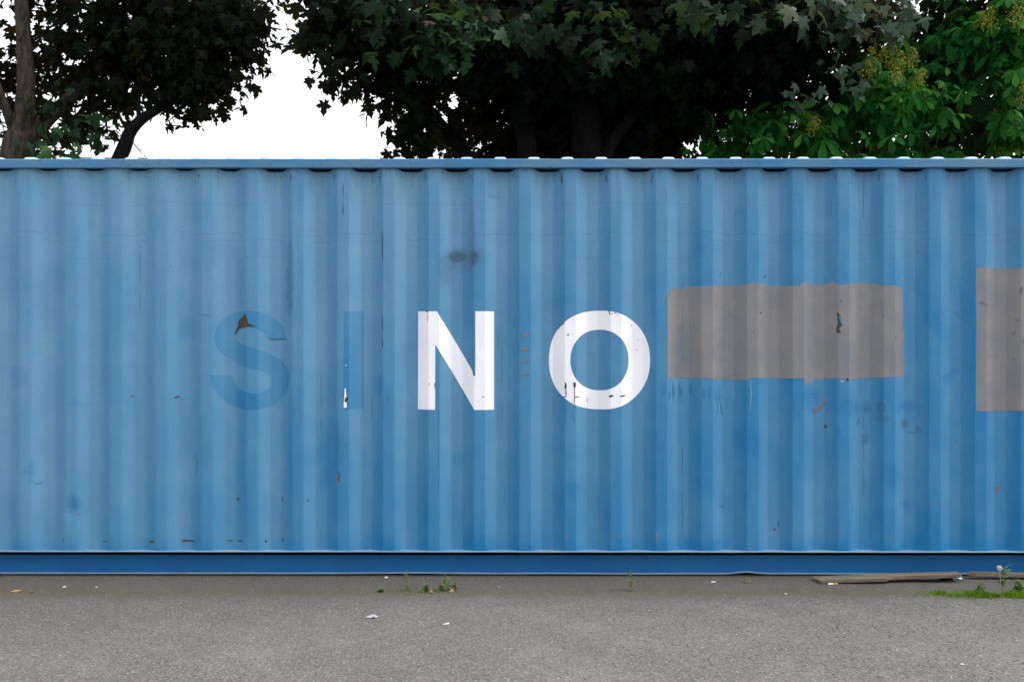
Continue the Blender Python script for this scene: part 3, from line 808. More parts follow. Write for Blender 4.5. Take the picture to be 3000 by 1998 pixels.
def maple_template(droop, fold, curl=0.0):
    half = [(0.05, -0.01), (0.16, -0.12), (0.37, -0.10), (0.33, 0.04), (0.26, 0.14), (0.42, 0.20), (0.60, 0.36), (0.44, 0.43), (0.36, 0.52), (0.19, 0.45), (0.21, 0.62), (0.25, 0.72), (0.11, 0.84)]
    mid = [(0.0, 0.0), (0.0, 0.30), (0.0, 0.60), (0.0, 1.0)]
    V = []
    def zz(x, y): return fold * abs(x) - droop * (y * y * 0.55 + 0.9 * x * x) + curl * x * y
    for x, y in mid: V.append((x, y, zz(x, y)))
    for s in (1, -1):
        for x, y in half: V.append((s * x, y, zz(x, y)))
    R0, L0, n = 4, 4 + len(half), len(half)
    def fan(o):
        h = lambda k: o + k
        return [[0, h(0), h(1), h(2), h(3), h(4)], [0, h(4), 1], [1, h(4), h(5), h(6), h(7), h(8), h(9)], [1, h(9), 2], [2, h(9), h(10), h(11), h(12), 3]]
    F_ = fan(R0) + [f[::-1] for f in fan(L0)]
    return np.array(V), F_

def chestnut_template(droop, nl=6):
    V, F_ = [], []
    angs = np.linspace(-115, 115, nl)
    for a in angs:
        L = 1.0 - 0.38 * abs(a) / 115
        ca, sa = math.sin(math.radians(a)), math.cos(math.radians(a))
        o = len(V)
        prof = [(0.0, 0.015), (0.30, 0.085), (0.60, 0.185), (0.80, 0.20), (0.94, 0.09), (1.0, 0.0)]
        cen = []
        for s, w in prof:
            z = -droop * s * s
            V.append((ca * s * L, sa * s * L, z))
        for sgn in (1, -1):
            for s, w in prof[:-1]:
                z = -droop * s * s + 0.25 * w
                V.append((ca * s * L + sgn * sa * w * L, sa * s * L - sgn * ca * w * L, z))
        m = len(prof)
        for k in range(m - 1):
            r0, r1 = o + m + k, o + m + k + 1
            l0, l1 = o + m + (m - 1) + k, o + m + (m - 1) + k + 1
            if k < m - 2:
                F_.append([o + k, r0, r1, o + k + 1]); F_.append([o + k, o + k + 1, l1, l0])
            else:
                F_.append([o + k, r0, o + k + 1]); F_.append([o + k, o + k + 1, l0])
    return np.array(V), F_

def norm(a): return a / (np.linalg.norm(a, axis=-1, keepdims=True) + 1e-9)

def place(templates, pos, tip, nrm, size):
    """copies of leaf templates -> arrays for one mesh"""
    n = norm(nrm); y = norm(tip - n * np.sum(tip * n, 1, keepdims=True)); x = np.cross(y, n)
    Vs, cnt, lps, base = [], [], [], 0
    which = rng.integers(0, len(templates), len(pos))
    for k, (T, F_) in enumerate(templates):
        s = which == k
        m = int(s.sum())
        if not m: continue
        v = pos[s][:, None, :] + size[s][:, None, None] * (T[None, :, 0:1] * x[s][:, None, :] + T[None, :, 1:2] * y[s][:, None, :] + T[None, :, 2:3] * n[s][:, None, :])
        Vs.append(v.reshape(-1, 3))
        fl = np.array([i for f in F_ for i in f]); fc = np.array([len(f) for f in F_])
        off = base + np.arange(m)[:, None] * len(T)
        lps.append((fl[None, :] + off).ravel()); cnt.append(np.tile(fc, m)); base += m * len(T)
    return np.concatenate(Vs), np.concatenate(cnt), np.concatenate(lps)

def merge(batches, name):
    Vs, cs, ls, ms, base = [], [], [], [], 0
    for (V, c, l), mi in batches:
        Vs.append(V); cs.append(c); ls.append(l + base); ms.append(np.full(len(c), mi)); base += len(V)
    me = np_mesh(name, np.concatenate(Vs), np.concatenate(cs), np.concatenate(ls))
    me.polygons.foreach_set("material_index", np.concatenate(ms).astype(np.int32))
    return me

MAPLE = [maple_template(0.25, 0.18), maple_template(0.55, 0.30), maple_template(0.9, 0.1, .3), maple_template(0.4, -0.15, -.4), maple_template(1.3, 0.35, .5), maple_template(0.7, 0.5, -.2)]
CHEST = [chestnut_template(0.30, 7), chestnut_template(0.55, 6), chestnut_template(0.75, 5), chestnut_template(0.4, 5)]

def clump_leaves(px, py, D, rpx, rpy, ry, n, size, shell=0.35, spray=7, spread=0.13):
    """leaf positions in sprays through an ellipsoid; returns pos, tip, normal, size"""
    c = at(px, py, D)
    R = np.array((rpx * D / F, ry, rpy * D / F))
    nt = max(1, n // spray)
    d = norm(rng.normal(size=(nt, 3)))
    rr = rng.random(nt) ** (1 / 3.0)
    rr = rr * (1 - shell) + shell * (0.82 + 0.22 * rng.random(nt)) * np.where(rng.random(nt) < 0.5, 1.0, rr)
    tw = c + d * rr[:, None] * R
    out = norm(d / R)
    pos = np.repeat(tw, spray, 0) + rng.normal(size=(nt * spray, 3)) * spread * np.array((1, 1, 0.75))
    o = np.repeat(out, spray, 0)
    m = len(pos)
    nrm = o * 0.55 + np.array((0, 0, 0.75)) + np.array((0, -0.35, 0)) + rng.normal(size=(m, 3)) * 0.42
    tip = o * 0.40 + np.array((0, 0, -1.0)) + rng.normal(size=(m, 3)) * 0.34
    sz = size * 0.86 * np.clip(rng.normal(1.0, 0.24, m), 0.45, 1.5)
    return pos, tip, nrm, sz

def crown(name, parent, specs, mats, templates, need=5):
    """specs: list of (clump args, material index)"""
    batches, raw = [], []
    for args, mi in specs:
        raw.append((clump_leaves(*args), mi))
    # leaves that would hang in the air away from any twig are dropped
    allp = np.concatenate([r_[0][0] for r_ in raw])
    key = np.floor(allp / 0.16).astype(int); cnt = {}
    for k_ in map(tuple, key): cnt[k_] = cnt.get(k_, 0) + 1
    for (p_, t_, n_, s_), mi in raw:
        kk = np.floor(p_ / 0.16).astype(int)
        near = np.array([sum(cnt.get((a + i, b + j, c + l), 0) for i in (-1, 0, 1) for j in (-1, 0, 1) for l in (-1, 0, 1)) for a, b, c in kk])
        ok = near >= need
        if ok.any(): batches.append((place(templates, p_[ok], t_[ok], n_[ok], s_[ok]), mi))
    return link(name, merge(batches, name), mats, parent)

def limbs(name, parent, mat, paths, n=10):
    bm = bmesh.new()
    for pts, r0, r1 in paths:
        sp = smooth_path(pts, 6)
        k = len(sp)
        rad = [r0 + (r1 - r0) * (i / (k - 1)) ** 0.8 for i in range(k)]
        sp = [p + np.array([mnoise.noise(Vector((p[2] * 2.1, p[0], s))) for s in (1, 5, 9)]) * 0.25 * rr_ for p, rr_ in zip(sp, rad)]
        tube(bm, sp, rad, n)
    return bm_obj(name, bm, mat, parent, smooth=True)

# ---- left tree
D1 = 10.3
T1 = empty("maple_tree", (at(20, 999, D1)[0], D1 - CAM_D, 0))
tag(T1, "maple with a pale grey forked trunk and black round-edged crown, beside the open sky", "tree")
def rel(T, o):
    o.matrix_parent_inverse = Matrix.Translation(-Vector(T.location)); return o
rel(T1, limbs("trunk", T1, M_bark1, [
    ([at(10, 1420, D1), at(30, 900, D1), at(48, 480, D1), at(62, 390, D1)], 0.22, 0.145),
    ([at(60, 400, D1), at(72, 330, D1), at(75, 200, D1), at(66, 60, D1), at(60, -300, D1), at(90, -900, D1)], 0.122, 0.045),
    ([at(66, 420, D1), at(110, 375, D1 + .1), at(165, 325, D1 + .3), at(260, 235, D1 + .5), at(380, 90, D1 + .6), at(470, -160, D1 + .6)], 0.12, 0.03),
    ([at(40, 380, D1), at(18, 320, D1 - .1), at(-12, 245, D1 - .2), at(-90, 60, D1 - .2)], 0.06, 0.03),
]))
rel(T1, limbs("branch", T1, M_bark2, [  # same tree's bark in a darker colour that paints in its backlit shade
    ([at(-20, 1250, D1 - .1), at(150, 830, D1 - .1), at(347, 470, D1 - .1), at(383, 392, D1 - .1), at(422, 347, D1 - .1), at(484, 306, D1), at(560, 230, D1 + .2), at(640, 90, D1 + .3)], 0.10, 0.025),
    ([at(380, 395, D1 - .1), at(350, 340, D1), at(345, 300, D1)], 0.02, 0.01),
    ([at(410, 358, D1 - .1), at(405, 300, D1), at(420, 240, D1)], 0.03, 0.012),
]))
spec1 = []
for args in ((250, 50, 11.2, 260, 180, .6, 520, .135), (430, 40, 10.6, 200, 170, .8, 740, .13), (590, 30, 10.4, 160, 140, .7, 640, .12), (655, 110, 10.3, 92, 110, .45, 380, .11),
             (560, 190, 10.4, 120, 115, .6, 460, .115), (330, 190, 10.9, 190, 120, .7, 440, .13), (470, 130, 11.0, 170, 140, .7, 380, .125), (130, 200, 11.6, 170, 130, .5, 260, .13),
             (40, 260, 11.6, 70, 130, .5, 130, .125), (190, 385, 10.6, 50, 46, .4, 56, .13), (110, 430, 11.2, 80, 40, .4, 56, .125), (-160, 260, 10.8, 150, 260, .8, 330, .125),
             (300, 285, 10.7, 120, 42, .4, 140, .13), (300, 392, 10.3, 40, 16, .15, 14, .125), (540, 300, 10.4, 84, 36, .35, 130, .11), (610, 265, 10.3, 56, 60, .35, 130, .10),
             (690, 40, 10.3, 66, 80, .4, 190, .105), (650, 215, 10.3, 36, 80, .3, 90, .10), (318, 436, 10.3, 8, 6, .05, 7, .12), (20, 450, 11.2, 40, 40, .3, 28, .125),
             # above the picture
             (100, -360, 11.0, 400, 300, 1.5, 1700, .135), (440, -320, 10.9, 300, 270, 1.4, 1400, .135), (250, -800, 11.0, 380, 300, 1.5, 1300, .14), (-350, -200, 11.0, 300, 400, 1.4, 1200, .14)):
    spec1.append((args, 0))
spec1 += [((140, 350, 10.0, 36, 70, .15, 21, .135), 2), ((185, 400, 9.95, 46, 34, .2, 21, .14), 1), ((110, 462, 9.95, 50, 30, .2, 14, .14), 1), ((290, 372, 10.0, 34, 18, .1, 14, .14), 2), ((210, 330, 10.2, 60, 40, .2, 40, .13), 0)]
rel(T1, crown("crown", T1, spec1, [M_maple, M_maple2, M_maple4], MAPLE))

# ---- middle tree, several stems
D2 = 10.6
T2 = empty("maple_tree", (at(1720, 999, D2)[0], D2 - CAM_D, 0))
tag(T2, "big dense maple with broad lobed leaves, its crown almost black above the container's middle", "tree")
rel(T2, limbs("trunk", T2, M_bark2, [
    ([at(1740, 1420, D2), at(1738, 900, D2), at(1725, 470, D2), at(1712, 300, D2), at(1690, 0, D2), at(1700, -500, D2), at(1690, -1000, D2)], 0.26, 0.06),
    ([at(1600, 1400, D2 + .2), at(1560, 900, D2 + .2), at(1545, 460, D2), at(1520, 330, D2), at(1500, 60, D2), at(1420, -300, D2)], 0.17, 0.05),
    ([at(1690, 1100, D2), at(1500, 640, D2), at(1350, 440, D2), at(1260, 330, D2), at(1190, 240, D2), at(1050, 110, D2)], 0.13, 0.03),
    ([at(1730, 900, D2), at(1740, 640, D2), at(1768, 470, D2), at(1830, 370, D2), at(1960, 230, D2 + .1), at(2200, 60, D2 + .2), at(2420, -100, D2)], 0.12, 0.03),
]))
spec2 = []
for args in ((1030, 40, 9.8, 120, 110, .5, 330, .15), (915, 70, 9.4, 56, 66, .3, 48, .15), (1130, 110, 9.9, 150, 130, .6, 520, .15), (880, 10, 9.4, 56, 34, .3, 28, .15), (870, 130, 9.4, 28, 14, .1, 8, .15),
             (1000, 225, 9.6, 56, 50, .3, 64, .14), (1110, 280, 9.9, 44, 60, .3, 60, .14), (1190, 250, 10.1, 70, 90, .4, 180, .145), (1235, 340, 10.2, 60, 80, .4, 120, .14), (1225, 420, 10.0, 66, 44, .4, 90, .13),
             (1330, 110, 10.2, 210, 150, .8, 950, .15), (1320, 330, 11.0, 130, 110, .6, 200, .145), (1480, 60, 10.4, 240, 170, .8, 1000, .15), (1570, 260, 11.2, 200, 220, .9, 1200, .15),
             (1700, 100, 10.4, 260, 200, .8, 1200, .15), (1770, 330, 11.4, 220, 200, .9, 1300, .15), (1960, 90, 10.3, 260, 190, .8, 1200, .15), (1960, 280, 11.2, 200, 170, .8, 850, .15),
             (2210, 70, 10.1, 240, 170, .7, 1100, .15), (2230, 220, 10.9, 200, 140, .7, 700, .15), (2440, 50, 9.9, 170, 120, .6, 520, .15), (2410, 210, 10.6, 90, 110, .4, 180, .14),
             (1480, 430, 11.8, 180, 90, .6, 360, .145), (1700, 430, 12.2, 240, 110, .7, 700, .15), (1930, 440, 12.0, 140, 70, .6, 240, .15), (2050, 330, 10.6, 50, 40, .3, 40, .15),
             (1650, 150, 12.6, 300, 260, .6, 1100, .15), (2000, 150, 12.6, 260, 220, .6, 900, .15), (2280, 100, 12.2, 220, 160, .6, 500, .15),
             # above the picture
             (1230, -330, 10.6, 340, 270, 1.4, 1600, .16), (1650, -380, 10.8, 420, 330, 1.6, 2300, .16), (2150, -320, 10.6, 420, 280, 1.4, 2000, .16), (1650, -900, 11.0, 480, 330, 1.6, 1700, .17),
             (2480, -220, 10.3, 220, 180, 1.0, 700, .16)):
    spec2.append((args, 0))
# sprays towards the yard: the light on them is put into the leaf colours
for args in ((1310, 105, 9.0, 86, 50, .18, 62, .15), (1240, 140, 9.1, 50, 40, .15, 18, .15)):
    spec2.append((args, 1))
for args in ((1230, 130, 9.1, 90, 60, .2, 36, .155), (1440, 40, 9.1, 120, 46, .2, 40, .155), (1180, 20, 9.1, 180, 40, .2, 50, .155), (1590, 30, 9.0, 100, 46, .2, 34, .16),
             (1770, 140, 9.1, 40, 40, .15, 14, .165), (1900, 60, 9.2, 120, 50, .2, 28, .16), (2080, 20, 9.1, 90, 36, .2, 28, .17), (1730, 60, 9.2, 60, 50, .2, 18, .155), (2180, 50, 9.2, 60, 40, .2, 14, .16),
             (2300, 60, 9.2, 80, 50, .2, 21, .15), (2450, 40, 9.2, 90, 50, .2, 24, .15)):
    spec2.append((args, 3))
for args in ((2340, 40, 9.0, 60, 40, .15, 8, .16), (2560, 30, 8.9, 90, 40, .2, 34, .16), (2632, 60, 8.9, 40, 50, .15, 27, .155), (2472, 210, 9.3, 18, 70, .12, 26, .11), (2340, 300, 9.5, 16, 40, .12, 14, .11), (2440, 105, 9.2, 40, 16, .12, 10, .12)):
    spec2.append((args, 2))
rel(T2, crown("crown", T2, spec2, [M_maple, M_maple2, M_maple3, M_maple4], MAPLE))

# ---- right tree, horse chestnut with fading flower spikes
D3 = 10.4
T3 = empty("chestnut_tree", (at(2780, 999, D3 + 1)[0], D3 + 1 - CAM_D, 0))
tag(T3, "bright green horse chestnut with fan-shaped leaves and yellowish flower spikes", "tree")
rel(T3, limbs("trunk", T3, M_bark2, [
    ([at(2780, 1400, D3 + 1), at(2770, 800, D3 + 1), at(2760, 420, D3 + 1), at(2790, 100, D3 + 1), at(2800, -400, D3 + 1)], 0.2, 0.06),
    ([at(2770, 800, D3 + 1), at(2640, 480, D3 + .7), at(2520, 320, D3 + .4), at(2380, 250, D3)], 0.08, 0.02),
    ([at(2765, 600, D3 + 1), at(2900, 330, D3 + .7), at(3000, 180, D3 + .4)], 0.08, 0.02),
]))
spec3 = []
for args in ((2830, 60, 10.9, 170, 160, .6, 150, .21), (2960, 60, 10.2, 110, 140, .5, 120, .21), (2720, 170, 10.6, 110, 110, .5, 84, .21), (2900, 430, 11.6, 170, 40, .4, 60, .20), (2620, 110, 11.2, 120, 110, .4, 66, .22), (2350, 410, 11.4, 140, 46, .4, 48, .20), (2560, 430, 11.4, 160, 40, .4, 48, .20), (2120, 440, 11.3, 90, 36, .3, 24, .19), (2600, 270, 10.0, 110, 60, .4, 84, .20), (2500, 330, 10.3, 100, 50, .4, 66, .20),
             (2650, 330, 10.2, 90, 60, .4, 60, .20), (2280, 365, 10.1, 120, 40, .35, 60, .19), (2180, 420, 10.4, 110, 46, .4, 54, .18), (2400, 420, 10.2, 110, 36, .4, 54, .19), (2620, 430, 10.5, 130, 36, .4, 36, .19),
             (2790, 330, 10.9, 120, 90, .5, 60, .20), (2960, 300, 10.2, 80, 110, .4, 66, .21), (2830, 440, 11.0, 150, 30, .4, 27, .20), (2080, 452, 10.6, 70, 24, .3, 20, .17), (2900, 170, 10.3, 90, 50, .3, 50, .21),
             (2800, 160, 11.8, 280, 180, .5, 110, .22), (2540, 300, 12.0, 240, 120, .5, 56, .21), (2300, 390, 12.0, 220, 80, .5, 42, .20), (3150, 250, 11.0, 140, 280, .8, 170, .22), (2880, 330, 12.2, 160, 110, .5, 27, .22),
             (2900, -300, 11.2, 380, 260, 1.4, 600, .24), (2900, -750, 11.2, 340, 260, 1.4, 420, .24)):
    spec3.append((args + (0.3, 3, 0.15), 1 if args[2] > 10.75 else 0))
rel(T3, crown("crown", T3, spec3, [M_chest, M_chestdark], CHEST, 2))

def flower_spike(px, py, D, h):
    D -= 0.35; h *= 1.35
    c = at(px, py, D)
    bm = bmesh.new()
    r = random.Random(int(px + py))
    lean = Vector((r.uniform(-.2, .2), -0.1, 1)).normalized()
    p0 = Vector(c); tube(bm, [p0 - lean * 0.03, p0 + lean * h], [0.004, 0.002], 5)
    for k in range(120):
        u = r.random() ** 0.8
        rad = 0.088 * (1 - 0.75 * u) * r.uniform(0.3, 1.15)
        a = r.uniform(0, 6.283)
        p = p0 + lean * h * u + Vector((math.cos(a) * rad, math.sin(a) * rad, r.uniform(-.01, .01)))
        m = Matrix.Translation(p) @ Matrix.Rotation(r.uniform(0, 6), 4, 'X') @ Matrix.Rotation(r.uniform(0, 6), 4, 'Z')
        bmesh.ops.create_icosphere(bm, subdivisions=1, radius=r.uniform(0.0045, 0.0095), matrix=m @ Matrix.Diagonal((1, 1, 0.55, 1)))
    o = bm_obj("flower_spike", bm, M_spike, T3)
    rel(T3, o)
for px, py, D, h in ((2560, 205, 9.8, .16), (2582, 190, 9.8, .13), (2612, 200, 9.8, .16), (2645, 205, 9.8, .13), (2674, 195, 9.9, .13), (2545, 225, 9.7, .11), (2625, 245, 9.7, .11), (2690, 260, 9.8, .14),
                     (2905, 90, 10.1, .17), (2880, 85, 10.1, .12), (2985, 95, 10.0, .18), (2960, 80, 10.1, .15), (2385, 390, 10.0, .12), (2992, 300, 10.1, .15), (2990, 20, 10.0, .17)):
    flower_spike(px, py, D, h)

# ------------------------------------------------------------------ pale scaffold frame far behind the left tree
M_pipe = flat_paint("galvanised_pipe", (0.42, 0.44, 0.47), (0.34, 0.36, 0.40), 0.45, 8, 0.6)
DS = 24.0
SC = empty("scaffold_frame", (at(218, 999, DS)[0], DS - CAM_D, 0))
tag(SC, "pale grey pipe scaffold with a rail and leaning brace, seen under the left maple's leaves", "scaffold")
def pipe(name, a, b, r):
    bm = bmesh.new(); tube(bm, [a, b], [r, r], 10)
    rel(SC, bm_obj(name, bm, M_pipe, SC, smooth=True))
def gz(px, D): p = at(px, 999, D); p[2] = 0.0; return p
pipe("post", gz(218, DS), at(218, 366, DS), 0.034)
pipe("post", gz(416, DS), at(416, 432, DS), 0.036)
pipe("post", gz(386, DS + .6), at(386, 400, DS + .6), 0.028)
pipe("rail", at(200, 367, DS - .08), at(300, 366, DS - .08), 0.03)
pipe("rail", at(190, 464, DS - .08), at(425, 463, DS - .08), 0.03)
pipe("brace", at(370, 392, DS + .1), at(436, 472, DS + .1), 0.03)
pipe("rail", at(-60, 360, DS - .1), at(30, 358, DS - .1), 0.03)

# ------------------------------------------------------------------ things on the ground
def wood():
    t = NT("weathered_plank_wood")
    P, X, Y, Z = t.coords()
    g_ = t.noise(t.scale(P, (2.2, 60, 60)), 1.0, 5, 0.65)
    k = t.noise(P, 9, 4, 0.6)
    c = t.mix(t.ramp(g_, 0.3, 0.7), (0.075, 0.058, 0.042), (0.185, 0.156, 0.120))
    c = t.mix(t.math('MULTIPLY', t.ramp(k, 0.5, 0.75), 0.5), c, (0.06, 0.046, 0.035))
    t.bsdf(c, 0.85, 0.2, t.bump(g_, 0.6, 0.004))
    return t.m
M_wood = wood()

def plank(name, outline, th, loc, rot, label):
    """outline in plan (x along, y across, negative towards the camera)"""
    bm = bmesh.new()
    r = random.Random(len(outline))
    lo = [bm.verts.new((x, y, 0)) for x, y in outline]
    hi = [bm.verts.new((x + r.uniform(-.002, .002), y + r.uniform(-.001, .001), th + r.uniform(-.0008, .0008))) for x, y in outline]
    n = len(outline)
    bm.faces.new(hi); bm.faces.new(lo[::-1])
    for i in range(n): bm.faces.new((lo[i], lo[(i + 1) % n], hi[(i + 1) % n], hi[i]))
    bmesh.ops.recalc_face_normals(bm, faces=bm.faces[:])
    bmesh.ops.bevel(bm, geom=[e for e in bm.edges if e.calc_face_angle(0) > 1.2], offset=0.0025, segments=2, affect='EDGES')
    o = bm_obj(name, bm, M_wood)
    o.location = loc; o.rotation_euler = rot
    return tag(o, label, "plank")
pl = ground_at(2400, 1711)
plank("wood_plank", [(0, 0.115), (-0.012, 0.075), (0.004, 0.03), (0.012, 0), (0.20, 0.002), (0.405, 0.0), (0.418, 0.022), (0.446, 0.030), (0.50, 0.026), (0.52, 0.034), (0.60, 0.036), (0.72, 0.028), (0.855, 0.034), (0.868, 0.05),
      (0.872, 0.10), (0.866, 0.118), (0.5, 0.12), (0.25, 0.117)], 0.019, (pl[0], pl[1] + .002, 0.001), (0, math.radians(-2.1), math.radians(-0.5)),
      "broken grey wood plank with a notched front edge lying flat by the container foot")
bm = bmesh.new(); box(bm, -0.03, 0.03, -0.035, 0.035, 0, 0.021)
bmesh.ops.bevel(bm, geom=bm.edges[:], offset=0.003, segments=2, affect='EDGES')
for v in bm.verts: v.co += Vector((random.uniform(-.003, .003), random.uniform(-.003, .003), 0))
o = bm_obj("wood_block", bm, M_bark2); p = ground_at(2775, 1700); o.location = (p[0], p[1] + 0.03, 0); o.rotation_euler = (0, 0, 0.2)
tag(o, "small dark wood offcut propping up the notched plank's right end", "wood block")
p2 = at(2843, 1690, 6.06)
plank("wood_plank", [(0, 0.03), (-0.02, 0.022), (0.015, 0.018), (-0.008, 0.006), (0.03, 0.0), (0.3, -0.002), (0.62, 0.0), (0.9, -0.002), (0.91, 0.05), (0.6, 0.052), (0.2, 0.05), (0.01, 0.045)], 0.024,
      (p2[0], -0.070, 0.0215), (math.radians(-4), math.radians(1.2), math.radians(-0.6)), "splintered brown wood plank raised off the ground behind the tall weed")

# litter
def cig(px, py, rz, two_tone, label, L=0.030, R=0.0038):
    p = ground_at(px, py)
    e = empty("cigarette_butt", (p[0], p[1], R), rz)
    tag(e, label, "cigarette butt")
    for nm, a, b, mt in (("paper", -L / 2, 0.0 if two_tone else L / 2, M_paper),) + ((("filter", 0.0, L / 2, M_filter),) if two_tone else ()):
        bm = bmesh.new(); tube(bm, [(a, 0, 0), ((a + b) / 2, 0, 0.0004), (b, 0, 0)], [R, R * .96, R], 10)
        bm_obj(nm, bm, mt, e, smooth=False)
M_paper = flat_paint("white_paper", (0.78, 0.78, 0.76), (0.62, 0.60, 0.56), 0.8, 60, 0.6)
M_filter = flat_paint("orange_filter", (0.62, 0.30, 0.08), (0.5, 0.26, 0.08), 0.8, 90, 0.6)
M_cream = flat_paint("cream_filter", (0.70, 0.64, 0.48), (0.52, 0.46, 0.34), 0.8, 90, 0.6)
cig(2440, 1712, 0.06, True, "cigarette butt with an orange filter in front of the notched plank", 0.058, 0.0042)
cig(2090, 1706, 0.1, False, "thin white cigarette stub near the bent lower rail", 0.026, 0.0034)

def scrap(name, px, py, outline, mat, label, cat, rz=0.0, lift=0.006, seed=1):
    """crumpled flat litter: a crinkled sheet with thickness"""
    p = ground_at(px, py)
    r = random.Random(seed)
    bm = bmesh.new()
    vs = [bm.verts.new((x, y, r.uniform(0.001, lift))) for x, y in outline]
    c = bm.verts.new((sum(x for x, y in outline) / len(outline), sum(y for x, y in outline) / len(outline), lift * 1.6))
    for i in range(len(vs)): bm.faces.new((vs[i], vs[(i + 1) % len(vs)], c))
    bmesh.ops.subdivide_edges(bm, edges=bm.edges[:], cuts=2, use_grid_fill=True)
    for v in bm.verts: v.co.z = max(0.0012, v.co.z + r.uniform(-.0016, .0016))
    bmesh.ops.recalc_face_normals(bm, faces=bm.faces[:])
    res = bmesh.ops.solidify(bm, geom=bm.faces[:], thickness=0.0008)
    o = bm_obj(name, bm, mat); o.location = (p[0], p[1], 0.001); o.rotation_euler = (0, 0, rz)
    return tag(o, label, cat)
M_tissue = flat_paint("white_tissue", (0.31, 0.33, 0.35), (0.17, 0.175, 0.18), 0.8, 60, 0.7)
M_foil = flat_paint("pale_blue_wrapper", (0.50, 0.70, 0.80), (0.70, 0.78, 0.80), 0.3, 60, 0.6)
scrap("paper_scrap", 1090, 1809, [(-0.0337, 0.0000), (-0.0184, 0.0202), (-0.0061, 0.0346), (0.0122, 0.0317), (0.0195, 0.0173), (0.0318, 0.0104), (0.0184, -0.0023), (0.0159, -0.0230), (-0.0031, -0.0173), (-0.0184, -0.0126)], M_tissue,
      "torn white paper scrap lying alone on the open asphalt", "litter", 0.1, 0.010, 3)
scrap("paper_scrap", 1306, 1828, [(-.016, -.012), (.004, .010), (.018, .014), (.012, -.004)], M_paper, "tiny pale paper flake beyond the larger scrap", "litter", 0, 0.003, 4)
scrap("wrapper_scrap", 2811, 1698, [(-.015, -.006), (-.008, .012), (.01, .014), (.018, .002), (.006, -.012)], M_foil, "shiny pale blue wrapper scrap between the two planks", "litter", 0, 0.010, 5)
M_petal = flat_paint("red_leaf", (0.30, 0.07, 0.05), (0.28, 0.06, 0.04), 0.6, 60, 0.6)
M_dry = flat_paint("dry_orange_leaf", (0.30, 0.17, 0.07), (0.19, 0.12, 0.06), 0.7, 60, 0.7)
scrap("fallen_leaf", 1263, 1738, [(-.010, -.008), (-.004, .012), (.008, .010), (.012, -.004)], M_petal, "small red fallen leaf among the weeds by the container", "leaf", 0.3, 0.014, 6)
scrap("fallen_leaf", 1323, 1735, [(-.016, -.006), (-.004, .010), (.014, .016), (.010, -.006)], M_dry, "small orange fallen leaf among the weeds by the container", "leaf", 0.2, 0.014, 7)
scrap("fallen_leaf", 47, 1733, [(-.03, -.01), (-.01, .02), (.02, .018), (.034, .0), (.01, -.016)], M_dry, "dry tan fallen leaf on the mossy strip, leftmost in the photo", "leaf", 0.1, 0.008, 8)
scrap("fallen_leaf", 92, 1736, [(-.022, -.008), (-.006, .014), (.016, .012), (.024, -.004)], M_wood, "dry brown fallen leaf just beside the tan one", "leaf", -0.2, 0.008, 9)
scrap("fallen_leaf", 2190, 1706, [(-.03, -.01), (-.01, .022), (.02, .015), (.03, -.004), (.0, -.02)], M_rustgreen, "crumpled dark brown leaf below the bent lower rail", "leaf", 0.2, 0.014, 12)

def stone_mesh(name, r, seed, flat=0.6):
    bm = bmesh.new(); bmesh.ops.create_icosphere(bm, subdivisions=2, radius=r)
    for v in bm.verts:
        k = 1 + 0.30 * mnoise.noise(v.co * (1.3 / r) + Vector((seed, 0, 0)))
        v.co = Vector((v.co.x * k * 1.15, v.co.y * k, v.co.z * k * flat))
    return bm
M_stone1 = flat_paint("cream_stone", (0.48, 0.43, 0.30), (0.36, 0.32, 0.24), 0.8, 60, 0.6)
M_stone2 = flat_paint("white_stone", (0.48, 0.47, 0.44), (0.34, 0.33, 0.31), 0.8, 60, 0.6)
M_stone3 = flat_paint("grey_stone", (0.22, 0.22, 0.23), (0.13, 0.13, 0.13), 0.8, 60, 0.8)
for px, py, rr_, mt, lab in ((188, 1721, .0120, M_stone2, "white pebble on the mossy strip under the left part of the container"),
                             (283, 1721, .0085, M_stone1, "small cream pebble a little right of the white one on the mossy strip"),
                             (1131, 1693, .0125, M_stone2, "pale pebble at the container foot just before the weed clump"),
                             (1461, 1721, .0100, M_stone3, "grey pebble between the weed clump and the single weed"),
                             (2818, 1947, .0090, M_stone1, "cream pebble alone on the asphalt at lower right"),
                             (2302, 1740, .0075, M_stone2, "white pebble on the asphalt before the notched plank's left end"),
                             (2124, 1744, .0050, M_stone2, "tiny white pebble on the asphalt below the bent lower rail"),
                             (1674, 1919, .0055, M_stone3, "dark pebble on open asphalt below the single weed")):
    rr_ *= 0.82
    o = bm_obj("pebble", stone_mesh("pebble", rr_, px), mt, smooth=True)
    p = ground_at(px, py); o.location = (p[0], p[1], rr_ * 0.42)
    tag(o, lab, "pebble", "loose pebbles on the asphalt")

